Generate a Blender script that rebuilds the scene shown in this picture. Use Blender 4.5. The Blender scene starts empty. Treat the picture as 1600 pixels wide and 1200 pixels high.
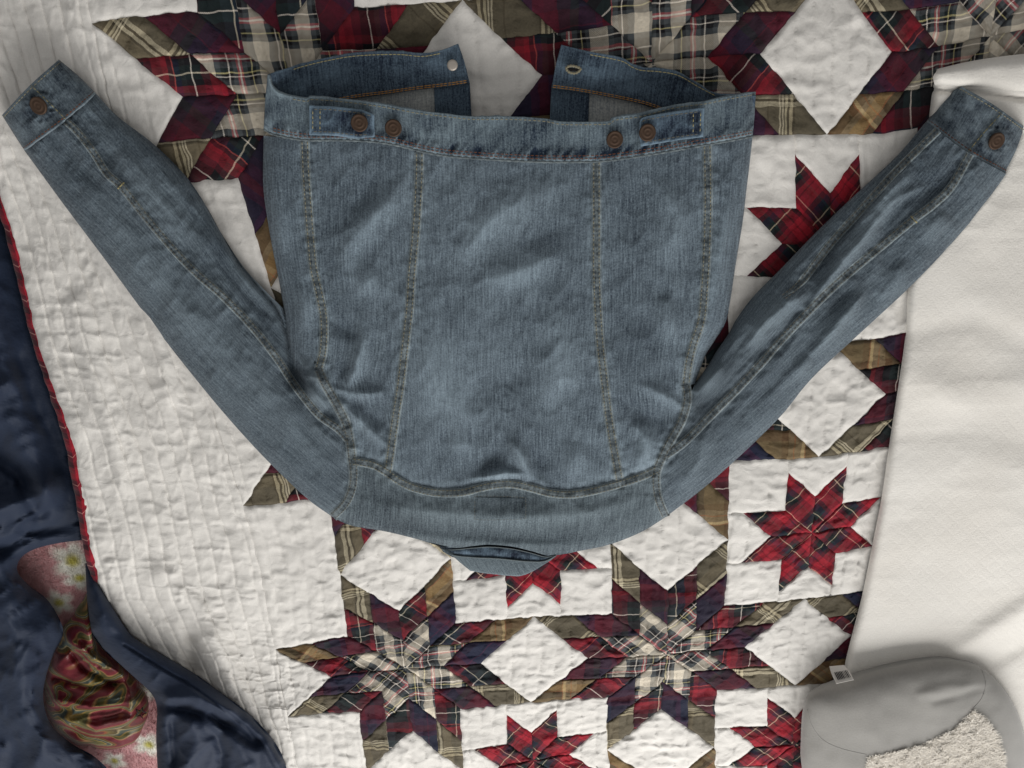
import bpy, math, random
import numpy as np
from mathutils import Matrix, Vector

random.seed(7)
rng = np.random.default_rng(11)
sc = bpy.context.scene
col = sc.collection

# ------------------------------------------------------------------ camera
F_PX = 1155.0                      # focal length in pixels of a 1600 px wide picture
TILT, CAM_H, LAT_X, LAT_Y, LAT_ROT, ROLL = 0.3561, 0.7345, -0.1824, 0.0143, 0.0372, -0.0586
cr, sr = math.cos(ROLL), math.sin(ROLL)
RIGHT = np.array([1.0, 0, 0]); UP = np.array([0, math.cos(TILT), -math.sin(TILT)])
FWD = np.array([0, -math.sin(TILT), -math.cos(TILT)])
cam_d = bpy.data.cameras.new('camera'); cam = bpy.data.objects.new('camera', cam_d); col.objects.link(cam)
cam_d.sensor_fit = 'HORIZONTAL'; cam_d.sensor_width = 36; cam_d.lens = F_PX * 36 / 1600
cam_d.clip_start = 0.02; cam_d.clip_end = 50
rc = cr * RIGHT + sr * UP; uc = -sr * RIGHT + cr * UP
M = Matrix(((rc[0], uc[0], -FWD[0], 0), (rc[1], uc[1], -FWD[1], 0), (rc[2], uc[2], -FWD[2], CAM_H), (0, 0, 0, 1)))
cam.matrix_world = M
sc.camera = cam

# ------------------------------------------------------------------ light (a window past the foot of the picture)
world = bpy.data.worlds.new('World'); sc.world = world; world.use_nodes = True
bg = world.node_tree.nodes['Background']
bg.inputs[0].default_value = (1.0, 0.985, 0.965, 1); bg.inputs[1].default_value = 0.29
ld = bpy.data.lights.new('window_light', 'AREA'); ld.shape = 'RECTANGLE'; ld.size = 2.2; ld.size_y = 1.1
ld.energy = 41; ld.color = (1.0, 0.98, 0.95)
lo = bpy.data.objects.new('window_light', ld); col.objects.link(lo)
lo.location = (0.35, -1.9, 0.95)
lo.rotation_euler = (Vector((0.05, -0.2, 0)) - Vector(lo.location)).to_track_quat('-Z', 'Y').to_euler()
sc.view_settings.view_transform = 'Standard'; sc.view_settings.look = 'None'
sc.view_settings.exposure = 0.0; sc.view_settings.gamma = 1.0

# ------------------------------------------------------------------ numeric helpers
def W(px, py, z):
    """photo pixel + height above the bed -> point in the room"""
    px = np.asarray(px, float); py = np.asarray(py, float); z = np.asarray(z, float) + 0 * px
    dx = px - 800; dy = py - 600
    X = cr * dx + sr * dy; Y = -sr * dx + cr * dy
    d = (X / F_PX)[..., None] * RIGHT + (-Y / F_PX)[..., None] * UP + FWD
    k = (z - CAM_H) / d[..., 2]
    return np.array([0, 0, CAM_H]) + d * k[..., None]

def to_px(p):
    p = np.asarray(p, float) - np.array([0, 0, CAM_H])
    d = p @ FWD; X = F_PX * (p @ RIGHT) / d; Y = -F_PX * (p @ UP) / d
    return np.stack([800 + cr * X - sr * Y, 600 + sr * X + cr * Y], -1)

def hsh(i, j, s):
    n = (i.astype(np.int64) * 374761393 + j.astype(np.int64) * 668265263 + s * 974711 + 12345) & 0x7fffffff
    n = ((n ^ (n >> 13)) * 1274126177) & 0x7fffffff
    n = ((n ^ (n >> 16)) * 69069 + 7) & 0x7fffffff
    return ((n >> 7) & 0xffff) / 65535.0

def noise(x, y, s=0):
    x = np.asarray(x, float); y = np.asarray(y, float) + 0 * x; x = x + 0 * y
    i = np.floor(x); j = np.floor(y); a = x - i; b = y - j
    a = a * a * a * (a * (a * 6 - 15) + 10); b = b * b * b * (b * (b * 6 - 15) + 10)
    v00 = hsh(i, j, s); v10 = hsh(i + 1, j, s); v01 = hsh(i, j + 1, s); v11 = hsh(i + 1, j + 1, s)
    return (v00 * (1 - a) + v10 * a) * (1 - b) + (v01 * (1 - a) + v11 * a) * b * 1.0

def fbm(x, y, s=0, o=3):
    t = 0; a = 0.5
    for k in range(o):
        t = t + a * (noise(x * 2 ** k + 17.3 * k, y * 2 ** k - 9.1 * k, s + k) * 2 - 1); a *= 0.5
    return t

def ridged(x, y, s=0, o=2):
    t = 0; a = 0.6
    for k in range(o):
        n = 1 - np.abs(noise(x * 2 ** k + 5.3 * k, y * 2 ** k + 3.1 * k, s + k) * 2 - 1) * 1.6
        t = t + a * n; a *= 0.5
    return t

def res(poly, n, curve=True):
    """resample a polyline evenly to n points along a Catmull-Rom curve"""
    P = np.asarray(poly, float)
    if curve and len(P) > 2:
        Q = np.vstack([2 * P[0] - P[1], P, 2 * P[-1] - P[-2]]); out = []
        for i in range(1, len(Q) - 2):
            t = np.linspace(0, 1, 9)[:-1, None]
            p0, p1, p2, p3 = Q[i - 1], Q[i], Q[i + 1], Q[i + 2]
            out.append(0.5 * (2 * p1 + (p2 - p0) * t + (2 * p0 - 5 * p1 + 4 * p2 - p3) * t ** 2 + (3 * p1 - p0 - 3 * p2 + p3) * t ** 3))
        P = np.vstack(out + [P[-1:]])
    L = np.concatenate([[0], np.cumsum(np.hypot(*(P[1:] - P[:-1]).T[:2]))])
    t = np.linspace(0, L[-1], n)
    return np.stack([np.interp(t, L, P[:, k]) for k in range(P.shape[1])], 1)

def coons(top, bot, left, right, n, m, curve=True):
    T = res(top, m, curve); B = res(bot, m, curve); Lf = res(left, n, curve); R = res(right, n, curve)
    s = np.linspace(0, 1, m)[None, :, None]; t = np.linspace(0, 1, n)[:, None, None]
    G = (1 - t) * T[None] + t * B[None] + (1 - s) * Lf[:, None] + s * R[:, None]
    G -= (1 - s) * (1 - t) * T[0] + s * (1 - t) * T[-1] + (1 - s) * t * B[0] + s * t * B[-1]
    return G

def pdist(px, py, poly, closed=False):
    P = np.asarray(poly, float)
    if closed: P = np.vstack([P, P[:1]])
    px = np.asarray(px, float); py = np.asarray(py, float)
    best = np.full(px.shape, 1e9)
    for a, b in zip(P[:-1], P[1:]):
        ab = b - a; L = ab @ ab + 1e-9
        t = np.clip(((px - a[0]) * ab[0] + (py - a[1]) * ab[1]) / L, 0, 1)
        best = np.minimum(best, (px - a[0] - t * ab[0]) ** 2 + (py - a[1] - t * ab[1]) ** 2)
    return np.sqrt(best)

def pdist_t(px, py, poly):
    """distance to a polyline and how far along it the nearest point lies (0..1)"""
    P = np.asarray(poly, float); n = len(P) - 1
    best = np.full(px.shape, 1e12); bt = np.zeros(px.shape)
    for i, (a, b) in enumerate(zip(P[:-1], P[1:])):
        ab = b - a; L = ab @ ab + 1e-9
        t = np.clip(((px - a[0]) * ab[0] + (py - a[1]) * ab[1]) / L, 0, 1)
        d = (px - a[0] - t * ab[0]) ** 2 + (py - a[1] - t * ab[1]) ** 2
        k = d < best; best = np.where(k, d, best); bt = np.where(k, (i + t) / n, bt)
    return np.sqrt(best), bt

def inside(px, py, poly):
    P = np.asarray(poly, float); c = np.zeros(np.shape(px), bool)
    for (x1, y1), (x2, y2) in zip(P, np.roll(P, -1, 0)):
        if y1 == y2: continue
        k = (y1 > py) != (y2 > py)
        c ^= k & (px < (x2 - x1) * (py - y1) / (y2 - y1) + x1)
    return c

def rnd(x):
    x = np.clip(x, 0, 1); return np.sqrt(np.maximum(0, 1 - (1 - x) ** 2))

def lin(r, g, b):
    f = lambda c: (c / 255 / 12.92) if c / 255 <= 0.04045 else ((c / 255 + 0.055) / 1.055) ** 2.4
    return (f(r), f(g), f(b), 1)

# ------------------------------------------------------------------ object helpers
ORG = {}
def thing(name, label, cat, loc, group=None):
    o = bpy.data.objects.new(name, None); col.objects.link(o); o.location = loc; o.empty_display_size = 0.05
    o['label'] = label; o['category'] = cat
    if group: o['group'] = group
    ORG[o.name] = np.array(loc, float)
    return o

def mesh(name, verts, faces, mat, parent=None, uv=None, attr=None, smooth=True, solid=0, kind=None, label=None):
    verts = np.asarray(verts, float).reshape(-1, 3)
    org = ORG[parent.name] if parent else np.zeros(3)
    me = bpy.data.meshes.new(name)
    if isinstance(faces, np.ndarray):
        nf, k = faces.shape
        me.vertices.add(len(verts)); me.vertices.foreach_set('co', (verts - org).ravel())
        me.loops.add(nf * k); me.loops.foreach_set('vertex_index', faces.ravel())
        me.polygons.add(nf); me.polygons.foreach_set('loop_start', np.arange(nf) * k); me.polygons.foreach_set('loop_total', np.full(nf, k))
        me.update(calc_edges=True)
    else:
        me.from_pydata((verts - org).tolist(), [], faces); me.update()
    li = np.empty(len(me.loops), int); me.loops.foreach_get('vertex_index', li)
    if uv is not None:
        l = me.uv_layers.new(name='UVMap'); l.data.foreach_set('uv', np.asarray(uv, float).reshape(-1, 2)[li].ravel())
    if attr is not None:
        a = me.attributes.new('wear_shading', 'FLOAT', 'POINT'); a.data.foreach_set('value', np.asarray(attr, float).ravel())
    if smooth: me.polygons.foreach_set('use_smooth', np.ones(len(me.polygons), bool))
    me.materials.append(mat)
    me.validate()
    o = bpy.data.objects.new(name, me); col.objects.link(o)
    if parent: o.parent = parent
    ORG[o.name] = org
    if solid:
        m = o.modifiers.new('thickness', 'SOLIDIFY'); m.thickness = solid; m.offset = -1
    if kind: o['kind'] = kind
    if label: o['label'] = label
    return o

def quads(n, m):
    i = np.arange((n - 1) * (m - 1)); r = i // (m - 1); c = i % (m - 1); a = r * m + c
    return np.stack([a, a + m, a + m + 1, a + 1], 1)

def sheet(name, G, Z, mat, parent, uv=None, **k):
    """grid of pixels G (n,m,2) with heights Z -> smooth sheet"""
    n, m = G.shape[:2]
    P = W(G[..., 0], G[..., 1], Z)
    if uv is None:
        PF = W(G[..., 0], G[..., 1], .02)
        du = np.linalg.norm(np.diff(PF, axis=1), axis=2); dv = np.linalg.norm(np.diff(PF, axis=0), axis=2)
        U = np.concatenate([np.zeros((n, 1)), np.cumsum(du, 1)], 1); U -= U.mean(1, keepdims=True)
        V = np.concatenate([np.zeros((1, m)), np.cumsum(dv, 0)], 0); V = V * 0.3 + V.mean(1, keepdims=True) * 0.7
        uv = np.stack([U, V], -1)
    return mesh(name, P, quads(n, m), mat, parent, uv, **k)

def strip_px(poly, w, n, m=5):
    P = res(poly, n); T = np.gradient(P, axis=0); T /= np.linalg.norm(T, axis=1, keepdims=True)
    N = np.stack([-T[:, 1], T[:, 0]], 1); s = np.linspace(-0.5, 0.5, m)
    return P[:, None] + N[:, None] * (s[None, :, None] * np.asarray(w))

def tube(name, pts, r, mat, parent, k=8, closed=False, **kw):
    P = np.asarray(pts, float); n = len(P)
    T = np.gradient(P, axis=0); T /= np.linalg.norm(T, axis=1, keepdims=True) + 1e-12
    ref = np.array([0, 0, 1.0]); A = np.cross(T, ref); A /= np.linalg.norm(A, axis=1, keepdims=True) + 1e-9
    B = np.cross(A, T); th = np.linspace(0, 2 * np.pi, k, endpoint=False)
    r = np.broadcast_to(np.asarray(r, float), (n,))
    V = P[:, None] + r[:, None, None] * (np.cos(th)[None, :, None] * A[:, None] + np.sin(th)[None, :, None] * B[:, None])
    fs = []
    for i in range(n - 1):
        for j in range(k):
            fs.append((i * k + j, i * k + (j + 1) % k, (i + 1) * k + (j + 1) % k, (i + 1) * k + j))
    fs.append(tuple(range(k))[::-1]); fs.append(tuple((n - 1) * k + j for j in range(k)))
    d = np.concatenate([[0], np.cumsum(np.linalg.norm(np.diff(P, axis=0), axis=1))])
    uv = np.stack(np.broadcast_arrays(np.linspace(0, 1, k)[None] * 0.03, d[:, None]), -1)
    return mesh(name, V, fs, mat, parent, uv, **kw)

def lathe(name, prof, c, mat, parent, k=24, tilt=(0, 0), **kw):
    prof = np.asarray(prof, float); th = np.linspace(0, 2 * np.pi, k, endpoint=False)
    V = np.stack([prof[:, 0, None] * np.cos(th), prof[:, 0, None] * np.sin(th), prof[:, 1, None] + 0 * th], -1)
    R = np.array(Matrix.Rotation(tilt[0], 3, 'X') @ Matrix.Rotation(tilt[1], 3, 'Y'))
    V = V @ R.T + np.asarray(c)
    n = len(prof); fs = []
    for i in range(n - 1):
        for j in range(k):
            fs.append((i * k + j, i * k + (j + 1) % k, (i + 1) * k + (j + 1) % k, (i + 1) * k + j))
    fs.append(tuple((n - 1) * k + j for j in range(k)))
    return mesh(name, V, fs, mat, parent, **kw)

def stitches(poly, zf, mat, parent, pitch=0.0042, ln=0.0030, r=0.00042, lift=0.0006, name='stitching'):
    """a row of separate thread stitches along a traced line"""
    Q = res(poly, 400); P = W(Q[:, 0], Q[:, 1], zf(Q[:, 0], Q[:, 1]) + lift)
    L = np.concatenate([[0], np.cumsum(np.linalg.norm(np.diff(P, axis=0), axis=1))])
    V = []; Fc = []
    for s in np.arange(0.001, L[-1] - ln, pitch):
        ss = s + rng.uniform(-.0003, .0003)
        pts = [np.array([np.interp(x, L, P[:, k]) for k in range(3)]) for x in (ss, ss + ln * .5, ss + ln)]
        d = pts[2] - pts[0]; d /= np.linalg.norm(d) + 1e-9
        n = np.cross(d, [0, 0, 1]); n /= np.linalg.norm(n) + 1e-9
        b = len(V)
        for p, k, up in zip(pts, (.55, 1, .55), (-.0002, .0003, -.0002)):
            V += [p + n * r * k + [0, 0, up - r * .4], p + [0, 0, up + r * k], p - n * r * k + [0, 0, up - r * .4]]
        for q in (0, 3):
            Fc += [(b + q, b + q + 1, b + q + 4, b + q + 3), (b + q + 1, b + q + 2, b + q + 5, b + q + 4)]
        Fc += [(b, b + 2, b + 1), (b + 6, b + 7, b + 8)]
    if V: return mesh(name, V, Fc, mat, parent, kind='stuff')

# ------------------------------------------------------------------ materials
class NT:
    def __init__(s, name, rough=0.9, sheen=0.0):
        s.m = bpy.data.materials.new(name); s.m.use_nodes = True; s.t = s.m.node_tree
        s.b = s.t.nodes['Principled BSDF']; s.b.inputs['Roughness'].default_value = rough
        s.b.inputs['Specular IOR Level'].default_value = 0.25
        s.b.inputs['Sheen Weight'].default_value = sheen; s.b.inputs['Sheen Roughness'].default_value = 0.5
    def n(s, typ, ins=None, **kw):
        n = s.t.nodes.new('ShaderNode' + typ)
        for k, v in kw.items(): setattr(n, k, v)
        for k, v in (ins or {}).items():
            if hasattr(v, 'is_output') or isinstance(v, bpy.types.NodeSocket): s.t.links.new(v, n.inputs[k])
            else: n.inputs[k].default_value = v
        return n
    def uv(s, sx=1, sy=1, rot=0):
        c = s.n('TexCoord').outputs['UV']
        return s.n('Mapping', {0: c, 3: (sx, sy, 1), 2: (0, 0, rot)}).outputs[0]
    def math(s, op, a, b=0.0): return s.n('Math', {0: a, 1: b}, operation=op).outputs[0]
    def tex(s, vec, scale=1, detail=2, rough=0.5, dist=0): return s.n('TexNoise', {'Vector': vec, 'Scale': scale, 'Detail': detail, 'Roughness': rough, 'Distortion': dist}).outputs[0]
    def ramp(s, fac, stops, interp='LINEAR'):
        r = s.n('ValToRGB', {0: fac}); e = r.color_ramp; e.interpolation = interp
        while len(e.elements) > 1: e.elements.remove(e.elements[-1])
        e.elements[0].position = stops[0][0]; e.elements[0].color = stops[0][1]
        for p, c in stops[1:]:
            x = e.elements.new(p); x.color = c
        return r.outputs[0]
    def mix(s, f, a, b, mode='MIX'):
        n = s.n('Mix', data_type='RGBA', blend_type=mode)
        for k, v in ((0, f), (6, a), (7, b)):
            if isinstance(v, bpy.types.NodeSocket): s.t.links.new(v, n.inputs[k])
            else: n.inputs[k].default_value = v
        return n.outputs[2]
    def grey(s, f, lo, hi): return s.ramp(f, [(0, (lo, lo, lo, 1)), (1, (hi, hi, hi, 1))])
    def color(s, c):
        if isinstance(c, bpy.types.NodeSocket): s.t.links.new(c, s.b.inputs['Base Color'])
        else: s.b.inputs['Base Color'].default_value = c
    def bump(s, h, dist=0.0004, strength=0.6):
        b = s.n('Bump', {'Height': h, 'Distance': dist, 'Strength': strength}); s.t.links.new(b.outputs[0], s.b.inputs['Normal'])

def plaid(name, period, warp, weft, twill=True, bright=1.0):
    """woven check: bands of coloured warp crossed with bands of coloured weft"""
    a = NT(name, 0.95, 0.12)
    sep = a.n('SeparateXYZ', {0: a.uv(1 / period, 1 / period)})
    wob = a.math('MULTIPLY', a.math('SUBTRACT', a.tex(a.uv(), 60, 2), 0.5), 0.05)
    fx = a.math('FRACT', a.math('ADD', sep.outputs[0], wob)); fy = a.math('FRACT', a.math('ADD', sep.outputs[1], wob))
    cx = a.ramp(fx, warp, 'CONSTANT'); cy = a.ramp(fy, weft, 'CONSTANT')
    tw = a.n('TexWave', {'Vector': a.uv(rot=0.8), 'Scale': 260, 'Distortion': 0.5}).outputs[1]
    f = a.grey(tw, 0.33, 0.67)
    c = a.mix(f, cx, cy)
    fz = a.grey(a.tex(a.uv(), 420, 3, .7), 0.62 * bright, 1.38 * bright)
    c = a.mix(1.0, c, fz, 'MULTIPLY')
    lv = a.grey(a.n('ObjectInfo').outputs['Random'], 0.85, 1.15)
    c = a.mix(1.0, c, lv, 'MULTIPLY')
    a.color(c); a.bump(a.math('ADD', a.math('MULTIPLY', a.tex(a.uv(), 700, 3, .7), .2), a.tex(a.uv(), 110, 3, .6, .6)), 0.0026, 0.5)
    return a.m

CR = lin(214, 204, 186); GY = lin(76, 81, 84); BK = lin(20, 19, 24); MR = lin(84, 20, 35); RD = lin(158, 30, 46)
NV = lin(28, 32, 54); GN = lin(24, 42, 42); OL = lin(92, 85, 70); OLD = lin(70, 62, 48); YL = lin(196, 186, 132); WH = lin(225, 216, 205)
PK = lin(180, 92, 96); TN = lin(132, 114, 88); OR = lin(150, 100, 68); BR = lin(88, 66, 44); PU = lin(62, 26, 52); DG = lin(40, 42, 44)
m_wplaid = plaid('white_plaid', 0.056,
    [(0, CR), (.24, GY), (.30, BK), (.355, YL), (.375, BK), (.43, GY), (.51, PK), (.54, WH), (.57, PK), (.60, GY), (.67, BK), (.72, WH), (.745, BK), (.81, DG), (.87, GY), (.95, CR)],
    [(0, CR), (.22, GY), (.30, BK), (.35, WH), (.37, BK), (.41, YL), (.43, GN), (.49, GY), (.57, MR), (.60, WH), (.625, PK), (.67, GY), (.76, BK), (.81, WH), (.83, BK), (.90, GY)])
m_band = plaid('maroon_band_plaid', 0.062,
    [(0, MR), (.2, lin(92, 18, 36)), (.36, PU), (.48, NV), (.70, GN), (.82, lin(44, 30, 40))],
    [(0, lin(70, 18, 34)), (.3, lin(46, 22, 38)), (.55, MR), (.57, lin(60, 20, 34)), (.8, lin(40, 26, 40))])
m_band2 = plaid('navy_band_plaid', 0.066,
    [(0, NV), (.3, lin(44, 30, 54)), (.42, PU), (.58, MR), (.72, PU), (.84, NV)],
    [(0, lin(40, 26, 44)), (.45, NV), (.62, lin(74, 26, 54)), (.64, NV), (.9, PU)])
m_line = plaid('red_lined_plaid', 0.050,
    [(0, lin(134, 28, 42)), (.16, MR), (.3, BK), (.45, WH), (.475, BK), (.58, DG), (.68, NV), (.79, lin(190, 84, 80)), (.815, MR), (.9, RD)],
    [(0, MR), (.2, lin(118, 26, 38)), (.32, BK), (.42, GN), (.515, lin(206, 198, 176)), (.54, GN), (.66, BK), (.78, lin(88, 24, 34))])
m_line2 = plaid('black_lined_plaid', 0.058,
    [(0, BK), (.18, GN), (.33, WH), (.352, GN), (.5, BK), (.66, MR), (.82, lin(126, 26, 38)), (.92, BK)],
    [(0, BK), (.24, lin(36, 40, 48)), (.41, lin(206, 196, 176)), (.433, NV), (.6, lin(100, 20, 34)), (.78, MR), (.9, BK)])
m_olive = plaid('olive_plaid', 0.056,
    [(0, OL), (.3, OLD), (.33, OL), (.5, lin(204, 194, 168)), (.525, OL), (.55, lin(204, 194, 168)), (.575, OL), (.60, lin(190, 180, 150)), (.64, OLD), (.68, lin(188, 176, 146)), (.74, OLD), (.78, OL)],
    [(0, OL), (.28, lin(110, 100, 80)), (.5, OLD), (.54, lin(196, 186, 160)), (.6, OLD), (.64, lin(196, 186, 160)), (.72, OL)])
m_tan = plaid('tan_plaid', 0.060,
    [(0, lin(104, 88, 64)), (.3, BR), (.42, TN), (.52, OR), (.545, TN), (.66, lin(196, 172, 128)), (.72, OR), (.74, BR), (.86, lin(100, 86, 62))],
    [(0, lin(112, 96, 68)), (.35, OLD), (.5, OR), (.52, lin(150, 122, 80)), (.7, TN), (.8, BR)])
m_tartan = plaid('red_tartan', 0.042,
    [(0, RD), (.1, lin(150, 20, 34)), (.14, RD), (.26, lin(120, 18, 32)), (.3, RD), (.4, MR), (.5, BK), (.56, GN), (.63, lin(214, 200, 172)), (.66, GN), (.74, NV), (.88, MR)],
    [(0, RD), (.16, lin(100, 18, 30)), (.2, RD), (.36, MR), (.455, lin(214, 164, 146)), (.48, MR), (.56, lin(58, 20, 34)), (.66, BK), (.8, GN), (.86, MR)])

def cloth(name, c, fine=900, var=0.06, rough=0.95, sheen=0.15, bump=0.0003, big=8, crease=0.0):
    a = NT(name, rough, sheen)
    f = a.tex(a.uv(), big, 4, .6)
    c0 = tuple(x * (1 - var * 1.6) for x in c[:3]) + (1,); c1 = tuple(min(1, x * (1 + var)) for x in c[:3]) + (1,)
    k = a.ramp(f, [(0.3, c0), (0.7, c1)])
    a.color(a.mix(1.0, k, a.grey(a.tex(a.uv(), fine, 2, .7), 0.88, 1.12), 'MULTIPLY'))
    hh = a.tex(a.uv(), fine, 3, .7)
    if crease: hh = a.math('ADD', a.math('MULTIPLY', hh, bump / .003), a.math('MULTIPLY', a.tex(a.uv(), 95, 3, .6, .8), crease)); bump = .003
    a.bump(hh, bump, 0.5)
    return a.m
m_white = cloth('quilt_white', lin(229, 226, 221), 700, 0.05, big=14, crease=.6)
m_back = cloth('quilt_backing', lin(60, 40, 50))
m_thread_w = cloth('white_thread', lin(200, 194, 186))

def denim(name, dark, light, fade=0.5, streak=1.0, patch=0.0):
    a = NT(name, 0.92, 0.10)
    st = a.tex(a.uv(620, 34), 1, 3, .8)                    # slubby warp threads along the panel
    st2 = a.tex(a.uv(420, 12), 1, 2, .6)
    we = a.tex(a.uv(110, 900), 1, 2, .6)                     # weft
    gr = a.tex(a.uv(), 520, 3, .85)
    md = a.tex(a.uv(22, 14), 1, 4, .6, .4)
    at = a.n('Attribute', attribute_name='wear_shading').outputs['Fac']
    f = a.math('ADD', a.math('MULTIPLY', a.math('SUBTRACT', st, .5), 1.25 * streak), a.math('MULTIPLY', a.math('SUBTRACT', st2, .5), 0.3 * streak))
    f = a.math('ADD', f, a.math('MULTIPLY', a.math('SUBTRACT', we, .5), 0.10))
    f = a.math('ADD', f, a.math('MULTIPLY', a.math('SUBTRACT', gr, .5), 1.4))
    f = a.math('ADD', f, a.math('MULTIPLY', a.math('SUBTRACT', md, .5), 0.22 + patch))
    f = a.math('ADD', f, a.math('MULTIPLY', at, 0.9))
    f = a.math('ADD', f, fade)
    mid = tuple((x + y) / 2 * 0.96 for x, y in zip(dark, light))
    a.color(a.ramp(f, [(0.0, dark), (0.5, mid), (1.0, light)]))
    tw = a.n('TexWave', {'Vector': a.uv(rot=0.9), 'Scale': 330, 'Distortion': 1.0}).outputs[1]
    h = a.math('ADD', a.math('MULTIPLY', st, 0.8), a.math('MULTIPLY', tw, 0.35))
    h = a.math('ADD', h, a.math('MULTIPLY', gr, .7))
    a.bump(h, 0.0007, 0.6)
    return a.m
D0 = lin(18, 31, 48); D1 = lin(142, 159, 171)
m_denim = denim('denim_back', D0, D1, 0.44)
m_denim_sl = denim('denim_sleeve', lin(22, 35, 50), lin(130, 145, 155), 0.42, .9)
m_denim_yoke = denim('denim_yoke', lin(20, 32, 45), lin(130, 145, 153), 0.42)
m_denim_band = denim('denim_waistband', lin(21, 36, 54), lin(142, 160, 170), 0.38, patch=.3)
m_denim_dark = denim('denim_inside_band', lin(17, 29, 48), lin(116, 138, 156), 0.31, patch=.6)
m_denim_in = denim('denim_wrong_side', lin(84, 96, 108), lin(206, 208, 204), 0.55, 0.8, patch=.5)
m_denim_seam = denim('denim_seam', lin(22, 36, 50), lin(148, 160, 164), 0.42, patch=.2)
m_th_brown = cloth('rust_thread', lin(120, 72, 48)); m_th_gold = cloth('gold_thread', lin(176, 128, 66))
m_th_pale = cloth('pale_yellow_thread', lin(164, 154, 112)); m_th_grey = cloth('grey_thread', lin(146, 140, 118))
m_th_dark = cloth('dark_thread', lin(112, 108, 96))

def metal(name, c, rough=0.5):
    a = NT(name, rough); a.b.inputs['Metallic'].default_value = 0.55
    o = a.n('TexCoord').outputs['Object']
    a.color(a.mix(a.tex(o, 300, 4), tuple(x * .7 for x in c[:3]) + (1,), c))
    a.bump(a.tex(o, 900, 2), 0.0001, .4)
    return a.m
m_copper = metal('aged_copper', lin(92, 74, 62), .62)
m_rivet = metal('pale_rivet', lin(205, 196, 186), .45)

a = NT('navy_satin', 0.66, 0.05); a.b.inputs['Specular IOR Level'].default_value = .25
a.color(a.mix(a.tex(a.uv(), 6, 3), lin(28, 39, 59), lin(36, 48, 70))); a.bump(a.math('ADD', a.tex(a.uv(), 45, 4, .6), a.math('MULTIPLY', a.tex(a.uv(300, 500), 1, 3), .12)), .004, .4)
m_navy = a.m
a = NT('white_blanket', 0.95, 0.35)
u = a.uv(rot=math.pi / 4)
w1 = a.n('TexWave', {'Vector': u, 'Scale': 25, 'Distortion': 1.6, 'Detail': 2, 'Detail Scale': 2}, bands_direction='X').outputs[1]
w2 = a.n('TexWave', {'Vector': u, 'Scale': 25, 'Distortion': 1.6, 'Detail': 2, 'Detail Scale': 2}, bands_direction='Y').outputs[1]
lat = a.math('POWER', a.math('MAXIMUM', w1, w2), 5)
fz = a.tex(a.uv(), 520, 3, .75)
a.color(a.mix(1.0, a.ramp(a.tex(a.uv(), 9, 3), [(.3, lin(232, 228, 221)), (.7, lin(240, 237, 231))]), a.grey(fz, .86, 1.14), 'MULTIPLY'))
a.bump(a.math('ADD', a.math('MULTIPLY', a.math('MULTIPLY', lat, a.tex(a.uv(), 14, 2)), -.3), a.math('MULTIPLY', fz, 1.0)), .0011, .55)
m_blanket = a.m

def daisies(name, base, spots):
    a = NT(name, .95, .4)
    uv = a.uv(); sep = a.n('SeparateXYZ', {0: uv})
    c = a.mix(a.tex(uv, 60, 3), base, tuple(x * 1.25 for x in base[:3]) + (1,))
    for (x, y, r, ph) in spots:
        dx = a.math('SUBTRACT', sep.outputs[0], x); dy = a.math('SUBTRACT', sep.outputs[1], y)
        d = a.math('SQRT', a.math('ADD', a.math('MULTIPLY', dx, dx), a.math('MULTIPLY', dy, dy)))
        th = a.math('ARCTAN2', dy, dx)
        pet = a.math('ADD', a.math('MULTIPLY', a.math('ABSOLUTE', a.math('COSINE', a.math('ADD', a.math('MULTIPLY', th, 2.5), ph))), .45), .62)
        q = a.math('ADD', a.math('DIVIDE', d, a.math('MULTIPLY', pet, r)), a.math('MULTIPLY', a.math('SUBTRACT', a.tex(uv, 350, 2), .5), .5))
        c = a.mix(a.ramp(q, [(0.55, (1, 1, 1, 1)), (1.15, (0, 0, 0, 1))]), c, lin(240, 238, 228))
        c = a.mix(a.ramp(a.math('DIVIDE', d, r), [(0.12, (1, 1, 1, 1)), (.36, (0, 0, 0, 1))]), c, lin(200, 192, 96))
    a.color(c); a.bump(a.tex(uv, 700, 3, .8), .0008, .6)
    return a

a = NT('swirl_print', .45, .05); a.b.inputs['Specular IOR Level'].default_value = .4
uv = a.uv()
d1 = a.n('TexNoise', {'Vector': uv, 'Scale': 15, 'Detail': 0.3, 'Distortion': 0.5})
r1 = a.math('FRACT', a.math('MULTIPLY', d1.outputs[0], 5.0))
a.color(a.ramp(r1, [(0, lin(104, 26, 36)), (.24, lin(118, 34, 44)), (.30, lin(160, 120, 76)), (.35, lin(74, 70, 34)), (.44, lin(96, 92, 46)), (.47, lin(150, 122, 60)), (.51, lin(60, 70, 66)), (.58, lin(78, 88, 76)), (.61, lin(168, 150, 110)), (.64, lin(70, 58, 28)), (.74, lin(104, 88, 40)), (.78, lin(140, 70, 36)), (.82, lin(92, 30, 32))]))
a.bump(a.tex(uv, 60, 4, .6, .5), .003, .4)
m_swirl = a.m
m_ink = cloth('black_ink', lin(24, 22, 24))
m_grey = cloth('grey_jersey', lin(146, 144, 140), 480, .07, .95, .5, .0006, 18)
m_sherpa = cloth('sherpa', lin(238, 232, 222), 500, .06, .95, .4, .001)
m_tag = cloth('tag_white', lin(222, 218, 212))
m_bed = cloth('bed_sheet', lin(70, 70, 84))

# ------------------------------------------------------------------ the bed under everything
bedm = mesh('bed', [(-1.3, -1.5, -.07), (1.3, -1.5, -.07), (1.3, .9, -.07), (-1.3, .9, -.07)], [(0, 1, 2, 3)], m_bed, uv=[(-1, -1), (1, -1), (1, 1), (-1, 1)])
bedm['kind'] = 'structure'

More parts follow.
